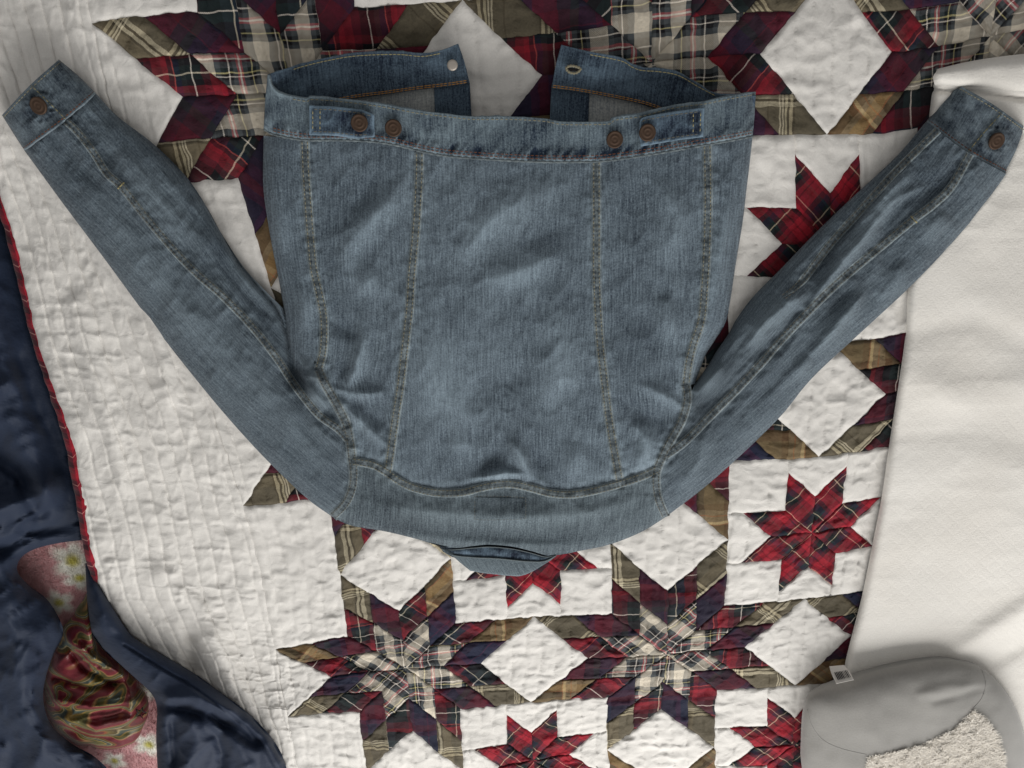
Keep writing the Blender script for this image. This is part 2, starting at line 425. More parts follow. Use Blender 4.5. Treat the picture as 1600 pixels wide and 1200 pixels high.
# ------------------------------------------------------------------ quilt: star lattice measured in the photograph
S = 0.33
LATPTS = [((0,2),(640,1040)),((1,2),(1043,1024)),((1,0),(1018,98)),((2,0),(1547,54)),((-.2071,-.2071),(311,18)),((-.2071,.2071),(376,281)),
((-.5,-.2071),(145,35)),((-.2929,0),(280,150)),((1.2929,0),(1189,81)),((1.7071,0),(1392,87)),((1.5,.2071),(1292,207)),((.7071,0),(846,118)),
((1.7071,1),(1382,615)),((1.5,1.2071),(1281,712)),((.2929,2),(752,1031)),((.7071,2),(919,1035)),((.5,1.7929),(837,962)),((.5,2.2071),(827,1095)),
((1.2929,2),(1163,1007)),((1.7071,2),(1326,992)),((1.5,1.7929),(1259,939)),((1.5,2.2071),(1246,1074)),((1.5,1.5),(1267,833)),((1.2071,1.2071),(1140,721)),
((1.2071,1.7929),(1131,947)),((.7929,1.7929),(955,958)),((.2071,1.7929),(707,981)),((.2071,2.2071),(719,1114)),((.7929,2.2071),(951,1087)),
((1.2071,2.2071),(1116,1078)),((-.2071,1.7929),(541,988)),((-.2071,2.2071),(559,1112)),((-.5,1.7929),(432,1018)),((-.5,2.2071),(451,1116)),((-.2929,2),(516,1063)),
((-.2071,1.5),(531,900)),((.2071,1.5),(707,870)),((-.5,1.2071),(381,790)),((1.5,.5),(1300,385)),((1.2071,.2071),(1138,216)),((1.2071,.75),(1136,500)),((1.7929,.7929),(1430,516)),((1.5,.7929),(1300,538))]
LU = np.array([p[0] for p in LATPTS], float); LP = np.array([p[1] for p in LATPTS], float)
def lat_plane(u, v):
    c, s = math.cos(LAT_ROT), math.sin(LAT_ROT)
    return np.stack([S * (c * u + s * v) + LAT_X, S * (s * u - c * v) + LAT_Y, 0 * u], -1)
_K = lambda A, B: np.exp(-((A[:, None, 0] - B[None, :, 0]) ** 2 + (A[:, None, 1] - B[None, :, 1]) ** 2) / (2 * .38 ** 2))
_wgt = np.linalg.solve(_K(LU, LU) + .06 * np.eye(len(LU)), LP - to_px(lat_plane(LU[:, 0], LU[:, 1])))
def lat_px(u, v):
    u = np.asarray(u, float); v = np.asarray(v, float) + 0 * u; u = u + 0 * v
    p = to_px(lat_plane(u, v)); q = np.stack([u.ravel(), v.ravel()], 1)
    p = p + (_K(q, LU) @ _wgt).reshape(p.shape)
    wob = np.stack([fbm(u * 34, v * 34, 3, 2), fbm(u * 34, v * 34, 8, 2)], -1)
    return p + wob * 2.9

def quilt_h(u, v, border):
    """height of the quilted surface: stitched channels, puffs and cross wrinkles"""
    sp = .058; s = (u + .030 * fbm(u * 3, v * 3, 40, 2)) / sp
    f = s - np.floor(s); k = np.floor(s)
    puff = 1 - (2 * f - 1) ** 2; groove = np.exp(-(np.minimum(f, 1 - f) * sp * S / .0011) ** 2)
    cross = ridged(f * .9 + k * 7.7 + .6 * fbm(u * 9, v * 9, 4), v * S / .0125 + 1.2 * noise(u * 12, v * 5, 6), 21, 2)
    wx = u * S + .006 * fbm(u * 16, v * 16, 2, 2); wy = v * S + .006 * fbm(u * 16, v * 16, 5, 2)
    crink = ridged(wx / .024, wy / .017, 31, 2)
    sharp = np.maximum(ridged((wx + .6 * wy) / .016, (wy - .5 * wx) / .034, 35, 1), ridged((wx - .8 * wy) / .034, (wy + .5 * wx) / .018, 37, 1)) ** 3
    big = fbm(u * 2.2, v * 2.2, 60, 3)
    inner_h = .002 + .0005 * puff - .0011 * groove + .0012 * cross + .0022 * crink + .0026 * sharp + .006 * big
    if border is False: return inner_h
    lo = fbm(u * 5 + v, v * 2.0, 77, 2)
    outer_h = .002 + .0006 * puff - .0017 * groove + .0030 * cross * (.35 + .65 * puff) * noise(u * 14, v * 9, 24) ** 1.5 + .0020 * crink + .0034 * sharp + .008 * big + .006 * lo
    w = np.clip(border, 0, 1); w = w * w * (3 - 2 * w)
    return inner_h * (1 - w) + outer_h * w

quilt = thing('quilt', 'patchwork quilt of plaid eight-pointed stars on white with a red plaid edge', 'quilt', tuple(W(np.array(800.), np.array(600.), 0)))
base_u = np.linspace(-.56, 2.8, 60); base_v = np.linspace(-.8, 3.1, 70)
BU, BV = np.meshgrid(base_u, base_v)
Pp = lat_px(BU, BV)
sheet('backing', Pp, np.full(BU.shape, -.012), m_back, quilt)

JACKET_SIL = [(412,215),(411,260),(412,300),(419,350),(428,400),(438,450),(446,500),(450,540),(456,578),
  (459,584),(456,562),(450,530),(441,500),(428,476),(400,444),(372,410),(346,365),(321,320),(290,275),(240,225),(184,182),(150,145),
  (92,93),(3,180),(38,235),(100,320),(160,400),(230,495),(300,585),(360,657),(420,722),(480,779),(520,808),
  (548,821),(600,830),(650,842),(690,853),(760,866),(800,871),(850,870),(900,862),(945,853),(980,841),(1010,827),(1040,808),
  (1100,762),(1160,709),(1220,650),(1258,603),(1290,570),(1350,515),(1420,450),(1480,388),(1540,318),(1573,272),(1603,205),(1497,132),
  (1447,190),(1400,245),(1330,310),(1270,368),(1220,420),(1180,460),(1153,495),(1138,522),(1120,548),(1108,568),(1097,584),(1086,600),
  (1089,590),(1096,572),(1104,552),(1118,530),(1133,505),(1141,470),(1150,410),(1160,350),(1166,300),(1172,250),(1175,215),(1181,143)]
JACKET_POLY = JACKET_SIL + [(860,186),(418,116)]
BLK_EDGE = [(1463,108),(1458,135),(1452,180),(1445,260),(1432,360),(1419,450),(1415,520),(1404,600),(1390,690),(1377,780),(1363,850),(1347,930),(1329,1000),(1319,1045),(1318,1080),(1330,1140),(1345,1260)]
BLK_POLY = BLK_EDGE + [(1800,1300),(1800,60),(1600,82)]

def flatten(G, Z):
    """the jacket's and blanket's weight presses the quilt down under them"""
    x, y = G[..., 0], G[..., 1]
    ins = inside(x, y, JACKET_POLY); d = pdist(x, y, JACKET_POLY, True) * np.where(ins, 1, -1)
    w = np.clip((d + 26) / 30, 0, 1); w = w * w * (3 - 2 * w)
    return Z * (1 - w) + np.minimum(Z, .0045 + .35 * (Z - .0045)) * w

npatch = 0
def patch(quad, mat, name, grain=None, sub=None):
    """one sewn patch (four lattice corners) with sunken seams round it"""
    global npatch
    Q = np.array(quad, float)
    cp = lat_px(Q[:, 0], Q[:, 1]); mx, my = cp.mean(0)
    if cp[:, 0].max() < -60 or cp[:, 0].min() > 1680 or cp[:, 1].max() < -70 or cp[:, 1].min() > 1270: return
    tx = np.append(cp[:, 0], mx); ty = np.append(cp[:, 1], my)
    if inside(tx, ty, JACKET_POLY).all() and pdist(tx, ty, JACKET_POLY, True).min() > 26: return
    if inside(tx, ty, BLK_POLY).all() and pdist(tx, ty, BLK_EDGE).min() > 30: return
    e1 = np.linalg.norm(Q[1] - Q[0]) * S; e2 = np.linalg.norm(Q[3] - Q[0]) * S; e3 = np.linalg.norm(Q[2] - Q[1]) * S; e4 = np.linalg.norm(Q[2] - Q[3]) * S
    m = max(6, int(max(e1, e4) / .0024)); n = max(6, int(max(e2, e3) / .0024))
    s = np.linspace(0, 1, m)[None, :]; t = np.linspace(0, 1, n)[:, None]
    uvq = ((1 - s) * (1 - t))[..., None] * Q[0] + (s * (1 - t))[..., None] * Q[1] + (s * t)[..., None] * Q[2] + ((1 - s) * t)[..., None] * Q[3]
    U, V = uvq[..., 0], uvq[..., 1]
    G = lat_px(U, V)
    ed = np.minimum(np.minimum(s, 1 - s) * max(e1, e4), np.minimum(t, 1 - t) * max(e2, e3))
    Z = flatten(G, quilt_h(U, V, False)) - .0014 * np.exp(-(ed / .0018) ** 2) + .0005 * rnd(ed / .008)
    d = Q[1] - Q[0] if grain is None else np.array(grain, float)
    d = d / np.linalg.norm(d); nrm = np.array([-d[1], d[0]])
    off = rng.uniform(0, .3, 2)
    uv = np.stack([(uvq - Q[0]) @ d * S + off[0], (uvq - Q[0]) @ nrm * S + off[1]], -1)
    sheet(name, G, Z, mat, quilt, uv); npatch += 1

def patch_grid(uvq, mat, name):
    """one sewn patch given as a grid of lattice points"""
    global npatch
    G = lat_px(uvq[..., 0], uvq[..., 1])
    if G[..., 0].max() < -60 or G[..., 0].min() > 1680 or G[..., 1].max() < -70 or G[..., 1].min() > 1270: return
    tx, ty = G[::6, ::6, 0], G[::6, ::6, 1]
    if inside(tx, ty, JACKET_POLY).all() and pdist(tx, ty, JACKET_POLY, True).min() > 26: return
    if inside(tx, ty, BLK_POLY).all() and pdist(tx, ty, BLK_EDGE).min() > 30: return
    n, m = uvq.shape[:2]
    bd = np.concatenate([uvq[0], uvq[:, -1], uvq[-1, ::-1], uvq[::-1, 0]])
    ed = pdist(uvq[..., 0], uvq[..., 1], bd[::2]) * S
    Z = flatten(G, quilt_h(uvq[..., 0], uvq[..., 1], False)) - .0014 * np.exp(-(ed / .0018) ** 2) + .0005 * rnd(ed / .008)
    sheet(name, G, Z, mat, quilt, uvq * S); npatch += 1

def star(ci, cj, scale, mats, name, subdiv=2, rot=0.0):
    C = np.array([ci, cj], float)
    R = .2929 * scale
    for k in range(8):
        a0 = k * math.pi / 4 + rot; a1 = (k + 1) * math.pi / 4 + rot
        # y of the lattice points down, so angles run clockwise on the quilt
        e0 = R * np.array([math.cos(a0), -math.sin(a0)]); e1 = R * np.array([math.cos(a1), -math.sin(a1)])
        if subdiv == 1:
            patch([C, C + e0, C + e0 + e1, C + e1], mats(k, 0), name, grain=e0 if k % 2 else e1); continue
        for i in range(2):
            for j in range(2):
                o = C + e0 * i / 2 + e1 * j / 2
                patch([o, o + e0 / 2, o + e0 / 2 + e1 / 2, o + e1 / 2], mats(k, (i, j)), name, grain=(e0 if rng.random() < .5 else e1))

def big_mats(k, ij):
    if ij == (0, 0): return m_wplaid
    if ij == (1, 1): return m_olive if rng.random() < .62 else m_tan
    if ij == (1, 0): return m_band if rng.random() < .6 else m_band2      # clockwise side
    return m_line if rng.random() < .5 else m_line2
for j in range(0, 4):
    for i in range(0, 3):
        star(i, j, 1, big_mats, 'plaid_patch')
# white diamonds between neighbouring stars, white half diamonds and corner blocks at the border
h = .2071
for j in range(-1, 4):
    for i in range(-1, 3):
        if i >= 0: patch([(i + .5 - h, j), (i + .5, j - h), (i + .5 + h, j), (i + .5, j + h)], m_white, 'white_patch')
        if i >= 0: patch([(i - h, j + .5), (i, j + .5 - h), (i + h, j + .5), (i, j + .5 + h)], m_white, 'white_patch')
    patch([(-.5, j - h), (-.2929, j), (-.5, j + h), (-.5, j)], m_white, 'white_patch')
    patch([(-.5, j + h), (-h, j + h), (-h, j + 1 - h), (-.5, j + 1 - h)], m_white, 'white_patch')
# small stars in white blocks at the lattice corners
for j in range(-1, 4):
    for i in range(0, 3):
        cx, cy = i + .5, j + .5; q = .83 * 2 * (.5 - h); hs = q / 2; hb = .5 - h
        star(cx, cy, q, lambda k, x: m_tartan, 'red_star_patch', 1)
        r = .2929 * q; dg = r * math.sqrt(.5); tp = hs * .4142
        for sx, sy in ((1, 0), (0, 1), (-1, 0), (0, -1)):
            tx, ty = -sy, sx
            pt = lambda a, b: (cx + sx * a + tx * b, cy + sy * a + ty * b)
            bb = np.linspace(-tp, tp, 27)[None, :] + np.zeros((20, 1)); tt = np.linspace(0, 1, 20)[:, None]
            aa = hb * (1 - tt) + (r + (hs - r) * np.abs(bb) / tp) * tt
            patch_grid(np.stack([cx + sx * aa + tx * bb, cy + sy * aa + ty * bb], -1), m_white, 'white_patch')
            # square in the corner
            patch([pt(dg, dg), pt(hb, dg), pt(hb, hb), pt(dg, hb)], m_white, 'white_patch')

# plain quilted border on the left, and its plaid binding
QEDGE = [(-170,-90),(-110,40),(-60,160),(-15,275),(8,340),(30,420),(46,490),(66,560),(90,630),(110,700),(124,770),(137,850),(158,930),(186,985),(222,1032),(262,1092),(285,1150),(305,1230),(322,1300)]
nv, ns = 560, 130
inner = lat_px(np.full(nv, -.5), np.linspace(-.45, 2.75, nv))
outer = res(QEDGE, 1200)
# match rows by height along the picture
oy = np.interp(inner[:, 1] + np.linspace(-8, -10, nv), outer[:, 1], outer[:, 1]); ox = np.interp(oy, outer[:, 1], outer[:, 0])
ox = ox + 2.2 * fbm(np.linspace(0, 90, nv), 0 * ox, 5, 2)
outr = np.stack([ox, oy], 1)
s = np.linspace(0, 1, ns)[None, :]
G = inner[:, None] * (1 - s)[..., None] + outr[:, None] * s[..., None]
UU = -.5 - .56 * s + 0 * G[..., 0]; VV = np.linspace(-.45, 2.75, nv)[:, None] + 0 * UU
edge_d = (1 - s) * .56 * S
Zb = flatten(G, quilt_h(UU, VV, s / .18) + (.006 * rnd(edge_d / .02) - .004) * np.clip(s / .3, 0, 1))
FL_POLY = [(136,880),(168,935),(205,992),(252,1022),(300,1050),(345,1082),(392,1118),(426,1155),(444,1188),(452,1230),(456,1310),(250,1310),(246,1200),(244,1150),(245,1105),(214,1062),(160,1012),(136,935)]
fd = pdist(G[..., 0], G[..., 1], FL_POLY, True) * np.where(inside(G[..., 0], G[..., 1], FL_POLY), 1, 0)
Zb -= .022 * rnd(fd / 30)
# the dip and fold where the quilt is pushed up by the navy flap
dip = pdist(G[..., 0], G[..., 1], [(295,1000),(302,1045)]); Zb -= .009 * np.exp(-(dip / 13) ** 2)
for fl, am, wd in (([(210,420),(250,540),(262,620)], .006, 14), ([(120,470),(165,640),(190,760)], .006, 18), ([(330,1000),(400,1130)], .008, 22), ([(200,260),(260,380)], -.004, 16), ([(250,900),(320,960),(360,1060)], .006, 20)):
    Zb += am * np.exp(-(pdist(G[..., 0], G[..., 1], fl) / wd) ** 2)
Zb -= .0014 * np.exp(-((s * .56 * S) / .0018) ** 2)
uvb = np.stack([UU * S, VV * S], -1)
sheet('border_panel', G, Zb, m_white, quilt, uvb)
# binding: a rolled strip following the outer edge
k = 9; th = np.linspace(-.3, math.pi * 1.05, k)
bn = outr[::2]; bz = Zb[::2, -1]
T = np.gradient(bn, axis=0); T /= np.linalg.norm(T, axis=1, keepdims=True); N = np.stack([T[:, 1], -T[:, 0]], 1)
N = -N if N[:, 0].mean() > 0 else N
pk = (1 + .16 * fbm(np.arange(len(bn)) / 3.0, np.zeros(len(bn)), 9, 2))[:, None]
Gb = bn[:, None] + N[:, None] * ((5.5 - 8.0 * np.cos(th)) * -1 + 5)[None, :, None] * pk[..., None]
Zbd = bz[:, None] + .0045 * np.sin(th)[None] * pk - .001
sheet('binding', Gb, Zbd, plaid('binding_tartan', .034, [(0, RD), (.3, MR), (.5, lin(60, 24, 30)), (.62, BK), (.7, MR)], [(0, RD), (.25, MR), (.4, lin(200, 150, 140)), (.43, MR), (.6, BK), (.8, lin(120, 20, 34))]), quilt)

# ------------------------------------------------------------------ navy comforter, pink fleece, swirl pouch
nc = thing('comforter', 'shiny navy blue puffy comforter bunched beside the quilt border', 'comforter', tuple(W(np.array(60.), np.array(700.), -.05)))
NAV_IN = [(250,240),(250,400),(262,520),(262,640),(262,760),(262,830),(150,842),(95,848),(55,858),(33,872),(27,892),(45,914),(72,935),(90,965),(96,990),(84,1022),(70,1055),(66,1092),(80,1132),(110,1162),(150,1185),(190,1230),(230,1300)]
NAV_IN = [(x + 5 * float(fbm(np.array(y / 22.), np.array(x / 50.), 205, 2)), y) for x, y in NAV_IN]
G = coons([(-260,200),(250,240)], [(-260,1320),(230,1300)], [(-260,200),(-260,1320)], NAV_IN, 220, 110)
gx, gy = G[..., 0], G[..., 1]
ed = pdist(gx, gy, NAV_IN[6:])
Zn = -.020 + .026 * rnd(ed / 40) * np.clip((gy - 780) / 60, 0, 1) + .010 * (1 - np.clip((gy - 780) / 60, 0, 1)) + .026 * np.clip((120 - gx) / 160, 0, 1)
for fl, am, wd in (([(-20,800),(60,775),(118,752)], .022, 20), ([(-20,620),(40,690),(75,760)], .016, 26), ([(0,860),(40,835),(130,815)], -.016, 13), ([(-30,700),(30,740),(60,800)], -.012, 16), ([(0,960),(30,1000),(40,1100),(70,1180)], .016, 32), ([(-10,880),(20,940)], .012, 20),
    ([(30,560),(60,640),(110,720)], -.012, 14), ([(-20,520),(10,600)], .012, 24)):
    Zn += am * np.exp(-(pdist(gx, gy, fl) / wd) ** 2)
Zn += .010 * fbm(gx / 90, gy / 90, 13, 3) + .005 * ridged(gx / 55 + gy / 140, gy / 90, 15, 2) + .009 * ridged(gx / 90 - gy / 60, gy / 34 + gx / 60, 16, 2) ** 3 + .005 * ridged(gx / 40 + gy / 50, gy / 70 - gx / 40, 17, 2) ** 3
qd = np.interp(gy, outer[:, 1], outer[:, 0])
w = np.clip((gx - qd + 60) / 60, 0, 1) * np.clip((870 - gy) / 30, 0, 1); w = w * w * (3 - 2 * w)
Zn = Zn * (1 - w) + np.minimum(Zn, -.016) * w
w = np.clip((gx - qd + 10) / 20, 0, 1); Zn = Zn * (1 - w) + np.minimum(Zn, -.03) * w
sheet('cover', G, Zn, m_navy, nc)

pf = thing('fleece_blanket', 'pink fleece blanket printed with white daisies showing through the navy folds', 'blanket', tuple(W(np.array(140.), np.array(1000.), -.05)))
G = coons([(0,810),(300,810)], [(0,1300),(330,1300)], [(0,810),(0,1300)], [(300,810),(330,1300)], 110, 70)
gx, gy = G[..., 0], G[..., 1]
Zp = -.040 + .010 * np.exp(-((gx - 90) / 60) ** 2) + .006 * fbm(gx / 50, gy / 50, 44, 3)
PW = W(gx, gy, Zp); uvp = PW[..., :2]
def spot(px, py, r, ph):
    p = W(np.array(float(px)), np.array(float(py)), -.025); return (p[0], p[1], r, ph)
mp = daisies('pink_fleece', lin(196, 146, 148), [spot(110,880,.031,0), spot(120,908,.022,1), spot(88,946,.022,2), spot(226,1176,.026,.5), spot(170,1204,.02,1.4), spot(232,1090,.022,2.2)])
fl = sheet('fleece', G, Zp, mp.m, pf, uvp)
def fibres(name, P, mat, parent, length, r, uv=None, curl=.6):
    n = len(P); V = np.zeros((n, 6, 3)); az = rng.uniform(0, 2 * np.pi, n); ln = length * rng.uniform(.6, 1.2, n)
    d = np.stack([np.cos(az), np.sin(az), np.zeros(n)], 1); t = np.stack([-d[:, 1], d[:, 0], 0 * az], 1) * r
    up = np.array([0, 0, 1.0])
    p1 = P + up * ln[:, None] * .55 + d * ln[:, None] * .25 * curl; p2 = P + up * ln[:, None] * .8 + d * ln[:, None] * curl
    V[:, 0] = P - t; V[:, 1] = P + t; V[:, 2] = p1 - t * .8; V[:, 3] = p1 + t * .8; V[:, 4] = p2 - t * .3; V[:, 5] = p2 + t * .3
    i = np.arange(n)[:, None] * 6
    f = np.concatenate([i + np.array([[0, 1, 3, 2]]), i + np.array([[2, 3, 5, 4]])])
    u = None if uv is None else np.repeat(uv[:, None], 6, 1)
    return mesh(name, V, f, mat, parent, u, kind='stuff')
fx = rng.uniform(10, 265, 24000); fy = rng.uniform(815, 1215, 24000)
ok = inside(fx, fy, [(15,900),(30,840),(165,815),(160,930),(110,990),(70,950)]) | inside(fx, fy, [(100,1150),(210,1050),(262,1080),(262,1215),(150,1215)])
fx, fy = fx[ok], fy[ok]; fz_ = -.040 + .010 * np.exp(-((fx - 90) / 60) ** 2) + .006 * fbm(fx / 50, fy / 50, 44, 3)
Pf = W(fx, fy, fz_); fibres('pile', Pf, mp.m, pf, .0034, .0003, Pf[:, :2])

# pouch
sp_ = thing('printed_cap', 'crumpled satin cap with a red and olive swirl print and a small black star', 'cap', tuple(W(np.array(150.), np.array(1070.), -.02)))
POUCH = [(137,922),(128,940),(112,965),(98,985),(88,1012),(76,1042),(69,1078),(72,1110),(86,1140),(108,1157),(132,1164),(160,1171),(186,1170),(207,1160),(222,1140),(231,1115),(229,1085),(212,1064),(196,1046),(172,1026),(150,1000),(140,972)]
po = res(POUCH + POUCH[:1], 121)[:-1]; po = po + 3.5 * np.stack([fbm(po[:, 0] / 14, po[:, 1] / 14, 201, 2), fbm(po[:, 0] / 14, po[:, 1] / 14, 203, 2)], 1); pc = np.array([150, 1075.])
rr = np.linspace(0, 1, 46)
G = pc + (po - pc)[None] * rr[:, None, None]; G = np.concatenate([G, G[:, :1]], 1)
gx, gy = G[..., 0], G[..., 1]
Zs = -.022 + .030 * np.sqrt(np.maximum(0, 1 - rr[:, None] ** 2.4)) + .0 * gx
ev = np.clip((1 - rr)[:, None] / .3, 0, 1)
for fl_, am, wd in (([(80,1090),(140,1105),(215,1095)], .006, 9), ([(78,1120),(150,1135),(222,1120)], .006, 9), ([(90,1140),(160,1155),(215,1140)], -.004, 6), ([(85,1060),(140,1075),(200,1065)], -.005, 7), ([(110,1000),(150,1030),(190,1050)], .008, 10), ([(105,1010),(130,1045),(180,1070)], -.006, 7), ([(190,1050),(200,1075),(205,1110)], .006, 8), ([(130,950),(140,1000)], .006, 10)):
    Zs += ev * 1.9 * am * np.exp(-(pdist(gx, gy, fl_) / (wd * .75)) ** 1.5)
Zs += ev * (.0075 * ridged(gx / 50 + gy / 120, gy / 19 + gx / 60, 51, 2) ** 2 + .003 * fbm(gx / 30, gy / 30, 52, 2))
PS = W(gx, gy, Zs)
sheet('satin', G, Zs, m_swirl, sp_, PS[..., :2] * np.array([1.0, 1.35]))
def zpouch(x, y):
    ang = np.arctan2(po[:, 1] - pc[1], po[:, 0] - pc[0]); o = np.argsort(ang); R = np.hypot(po[:, 0] - pc[0], po[:, 1] - pc[1])
    q = np.hypot(x - pc[0], y - pc[1]) / np.interp(np.arctan2(y - pc[1], x - pc[0]), ang[o], R[o], period=2 * np.pi)
    return -.022 + .030 * np.sqrt(np.maximum(0, 1 - q ** 2.4)) + .006
st = [(220 + (9 if i % 2 == 0 else 4) * math.sin(i * math.pi / 5 + .3), 1114 - (9 if i % 2 == 0 else 4) * math.cos(i * math.pi / 5 + .3)) for i in range(11)]
stp = np.array(st); tube('star_mark', W(stp[:, 0], stp[:, 1], zpouch(stp[:, 0], stp[:, 1]) + .002), .0007, m_ink, sp_, 6)

# navy flap folded over the quilt (same comforter)
FL_TOP = [(136,880),(168,935),(205,992),(252,1022),(300,1050),(345,1082),(392,1118),(426,1155),(444,1188),(452,1230),(456,1310)]
FL_BOT = [(133,880),(136,935),(140,985),(160,1012),(190,1040),(214,1062),(236,1083),(245,1105),(244,1150),(246,1200),(250,1310)]
G = coons([FL_BOT[0], FL_TOP[0]], [FL_BOT[-1], FL_TOP[-1]], FL_BOT, FL_TOP, 200, 70)
gx, gy = G[..., 0], G[..., 1]; s = np.linspace(0, 1, 70)[None, :]; t = np.linspace(0, 1, 200)[:, None]
Zf = -.010 + .032 * rnd(np.minimum(pdist(gx, gy, FL_TOP) / 26, 1)) * rnd(pdist(gx, gy, FL_BOT) / 24 + .0) + .024 * np.clip(t * 1.6, 0, 1)
for fl_, am, wd in (([(255,1100),(330,1120),(400,1160)], -.012, 10), ([(262,1095),(300,1090),(360,1110)], .010, 12), ([(300,1130),(310,1160),(290,1200)], .010, 14), ([(340,1150),(350,1180),(340,1210)], -.010, 10), ([(270,1130),(275,1190)], -.008, 9), ([(365,1150),(385,1195)], .010, 12), ([(322,1118),(340,1140)], .006, 7)):
    Zf += am * np.exp(-(pdist(gx, gy, fl_) / wd) ** 2)
Zf += .003 * fbm(gx / 40, gy / 40, 71, 3) + .004 * ridged(gx / 40 - gy / 60, gy / 40 + gx / 60, 72, 2) ** 2 * np.clip(pdist(gx, gy, FL_TOP) / 40, 0, 1)
hem = [(x - 10, y + 16) for x, y in FL_TOP[2:]]
Zf -= .003 * np.exp(-(pdist(gx, gy, hem) / 2.5) ** 2)
sheet('folded_hem', G, Zf, m_navy, nc)

# ------------------------------------------------------------------ white blanket on the right
wb = thing('white_blanket', 'soft cream white blanket with a fine diamond texture beside the quilt', 'blanket', tuple(W(np.array(1500.), np.array(600.), 0)))
G = coons([(1463,108),(1520,95),(1600,84),(1780,66)], [(1345,1260),(1800,1290)], BLK_EDGE, [(1780,66),(1790,700),(1800,1290)], 330, 130)
gx, gy = G[..., 0], G[..., 1]
de = pdist(gx, gy, BLK_EDGE); dt = pdist(gx, gy, [(1455,109),(1520,95),(1600,84),(1800,66)])
Zw = .004 + .012 * rnd(np.minimum(de, dt * 1.3) / 16) + .004 * rnd(de / 120)
Zw += (.003 * fbm(gx / 120, gy / 120, 81, 2) + .0014 * ridged(gx / 60 + gy / 130, gy / 34, 83, 2) * noise(gx / 150, gy / 150, 84)) * rnd(de / 60)
for fl_, am, wd in (([(1420,590),(1500,615),(1620,600)], .003, 26), ([(1430,520),(1520,500),(1620,540)], -.0025, 24), ([(1400,680),(1500,670),(1620,690)], -.003, 30), ([(1500,1020),(1560,980),(1640,930)], .007, 20), ([(1540,1040),(1640,985)], -.004, 14), ([(1460,140),(1530,146),(1620,156)], -.005, 4), ([(1470,250),(1560,340)], .002, 36)):
    Zw += am * np.exp(-(pdist(gx, gy, fl_) / wd) ** 2)
Zw = Zw * (1 - .45 * np.clip(pdist(gx, gy, JACKET_POLY, True) / 20, 0, 1) * inside(gx, gy, JACKET_POLY))
PWb = W(gx, gy, Zw)
bc = sheet('blanket_cloth', G, Zw, m_blanket, wb, PWb[..., :2])
G = coons([(1466,108),(1520,96),(1600,85),(1780,67)], [(1461,134),(1530,140),(1600,150),(1780,160)], [(1466,108),(1458,120),(1461,134)], [(1780,67),(1780,160)], 26, 90)
gx, gy = G[..., 0], G[..., 1]; t = np.linspace(0, 1, 26)[:, None]
Zt = .010 + .016 * np.sqrt(np.maximum(0, 1 - np.abs(2 * t - 1) ** 2.5)) * rnd((gx - 1455) / 20) + .003 * fbm(gx / 60, gy / 60, 82, 2)
sheet('turned_edge', G, Zt, m_blanket, wb, W(gx, gy, Zt)[..., :2])

# ------------------------------------------------------------------ grey neck pillow
pl = thing('neck_pillow', 'plump grey jersey pillow with a cream sherpa patch and a white sewn-in tag', 'pillow', tuple(W(np.array(1420.), np.array(1180.), .01)))
PIL = [(1252,1150),(1256,1106),(1270,1082),(1312,1064),(1370,1046),(1440,1031),(1490,1029),(1535,1044),(1572,1080),(1596,1130),(1606,1190),(1600,1270),(1550,1340),(1450,1365),(1350,1345),(1275,1280),(1253,1200)]
pp = res(PIL + PIL[:1], 181)[:-1]; plc = np.array([1425, 1185.])
def zpil(x, y):
    ang = np.arctan2(pp[:, 1] - plc[1], pp[:, 0] - plc[0]); o = np.argsort(ang); R = np.hypot(pp[:, 0] - plc[0], pp[:, 1] - plc[1])
    q = np.hypot(x - plc[0], y - plc[1]) / np.interp(np.arctan2(y - plc[1], x - plc[0]), ang[o], R[o], period=2 * np.pi)
    z = .026 + .036 * np.sqrt(np.maximum(0, 1 - np.minimum(q, 1) ** 2.7))
    z -= .0015 * np.exp(-(pdist(x, y, [(1262,1112),(1275,1145),(1300,1166),(1355,1178),(1400,1171),(1440,1160),(1490,1136),(1522,1106)]) / 22) ** 2)
    z += .0016 * np.exp(-(pdist(x, y, [(1440,1085),(1490,1074),(1535,1070)]) / 9) ** 2) - .0014 * np.exp(-(pdist(x, y, [(1460,1096),(1500,1086),(1530,1076)]) / 6) ** 2) + .001 * ridged(x / 50 + y / 90, y / 26, 92, 2) * np.clip((x - 1420) / 100, 0, 1)
    return z + .002 * fbm(x / 45, y / 45, 91, 2)
rr = np.linspace(0, 1, 60)
G = plc + (pp - plc)[None] * rr[:, None, None]; G = np.concatenate([G, G[:, :1]], 1); Zq = zpil(G[..., 0], G[..., 1])
P = W(G[..., 0], G[..., 1], Zq)
cP = P[0].mean(0); rim = P[-1]
ext = []
for q in (.3, .6, .85, 1.0):
    e = rim.copy(); e[:, 2] = .026 * (1 - q) + .008 * q; e[:, :2] = cP[:2] + (rim[:, :2] - cP[:2]) * (1 - .16 * q * q); ext.append(e)
P = np.concatenate([P, np.array(ext)]); n_, m_ = P.shape[:2]
mesh('body', P, quads(n_, m_), m_grey, pl, P[..., :2])
SH = [(1356,1182),(1400,1174),(1440,1163),(1490,1139),(1519,1110),(1540,1124),(1557,1150),(1567,1180),(1570,1220),(1545,1275),(1460,1300),(1375,1275),(1350,1225)]
sp = res(SH + SH[:1], 101)[:-1]; shc = sp.mean(0); rr = np.linspace(0, 1, 30)
G = shc + (sp - shc)[None] * rr[:, None, None]; G = np.concatenate([G, G[:, :1]], 1)
zs = lambda x, y: zpil(x, y) - .001 + .0030 * ridged(x / 9, y / 9, 95, 2)
Zq = zs(G[..., 0], G[..., 1]) - .004 * (rr[:, None] > .99)
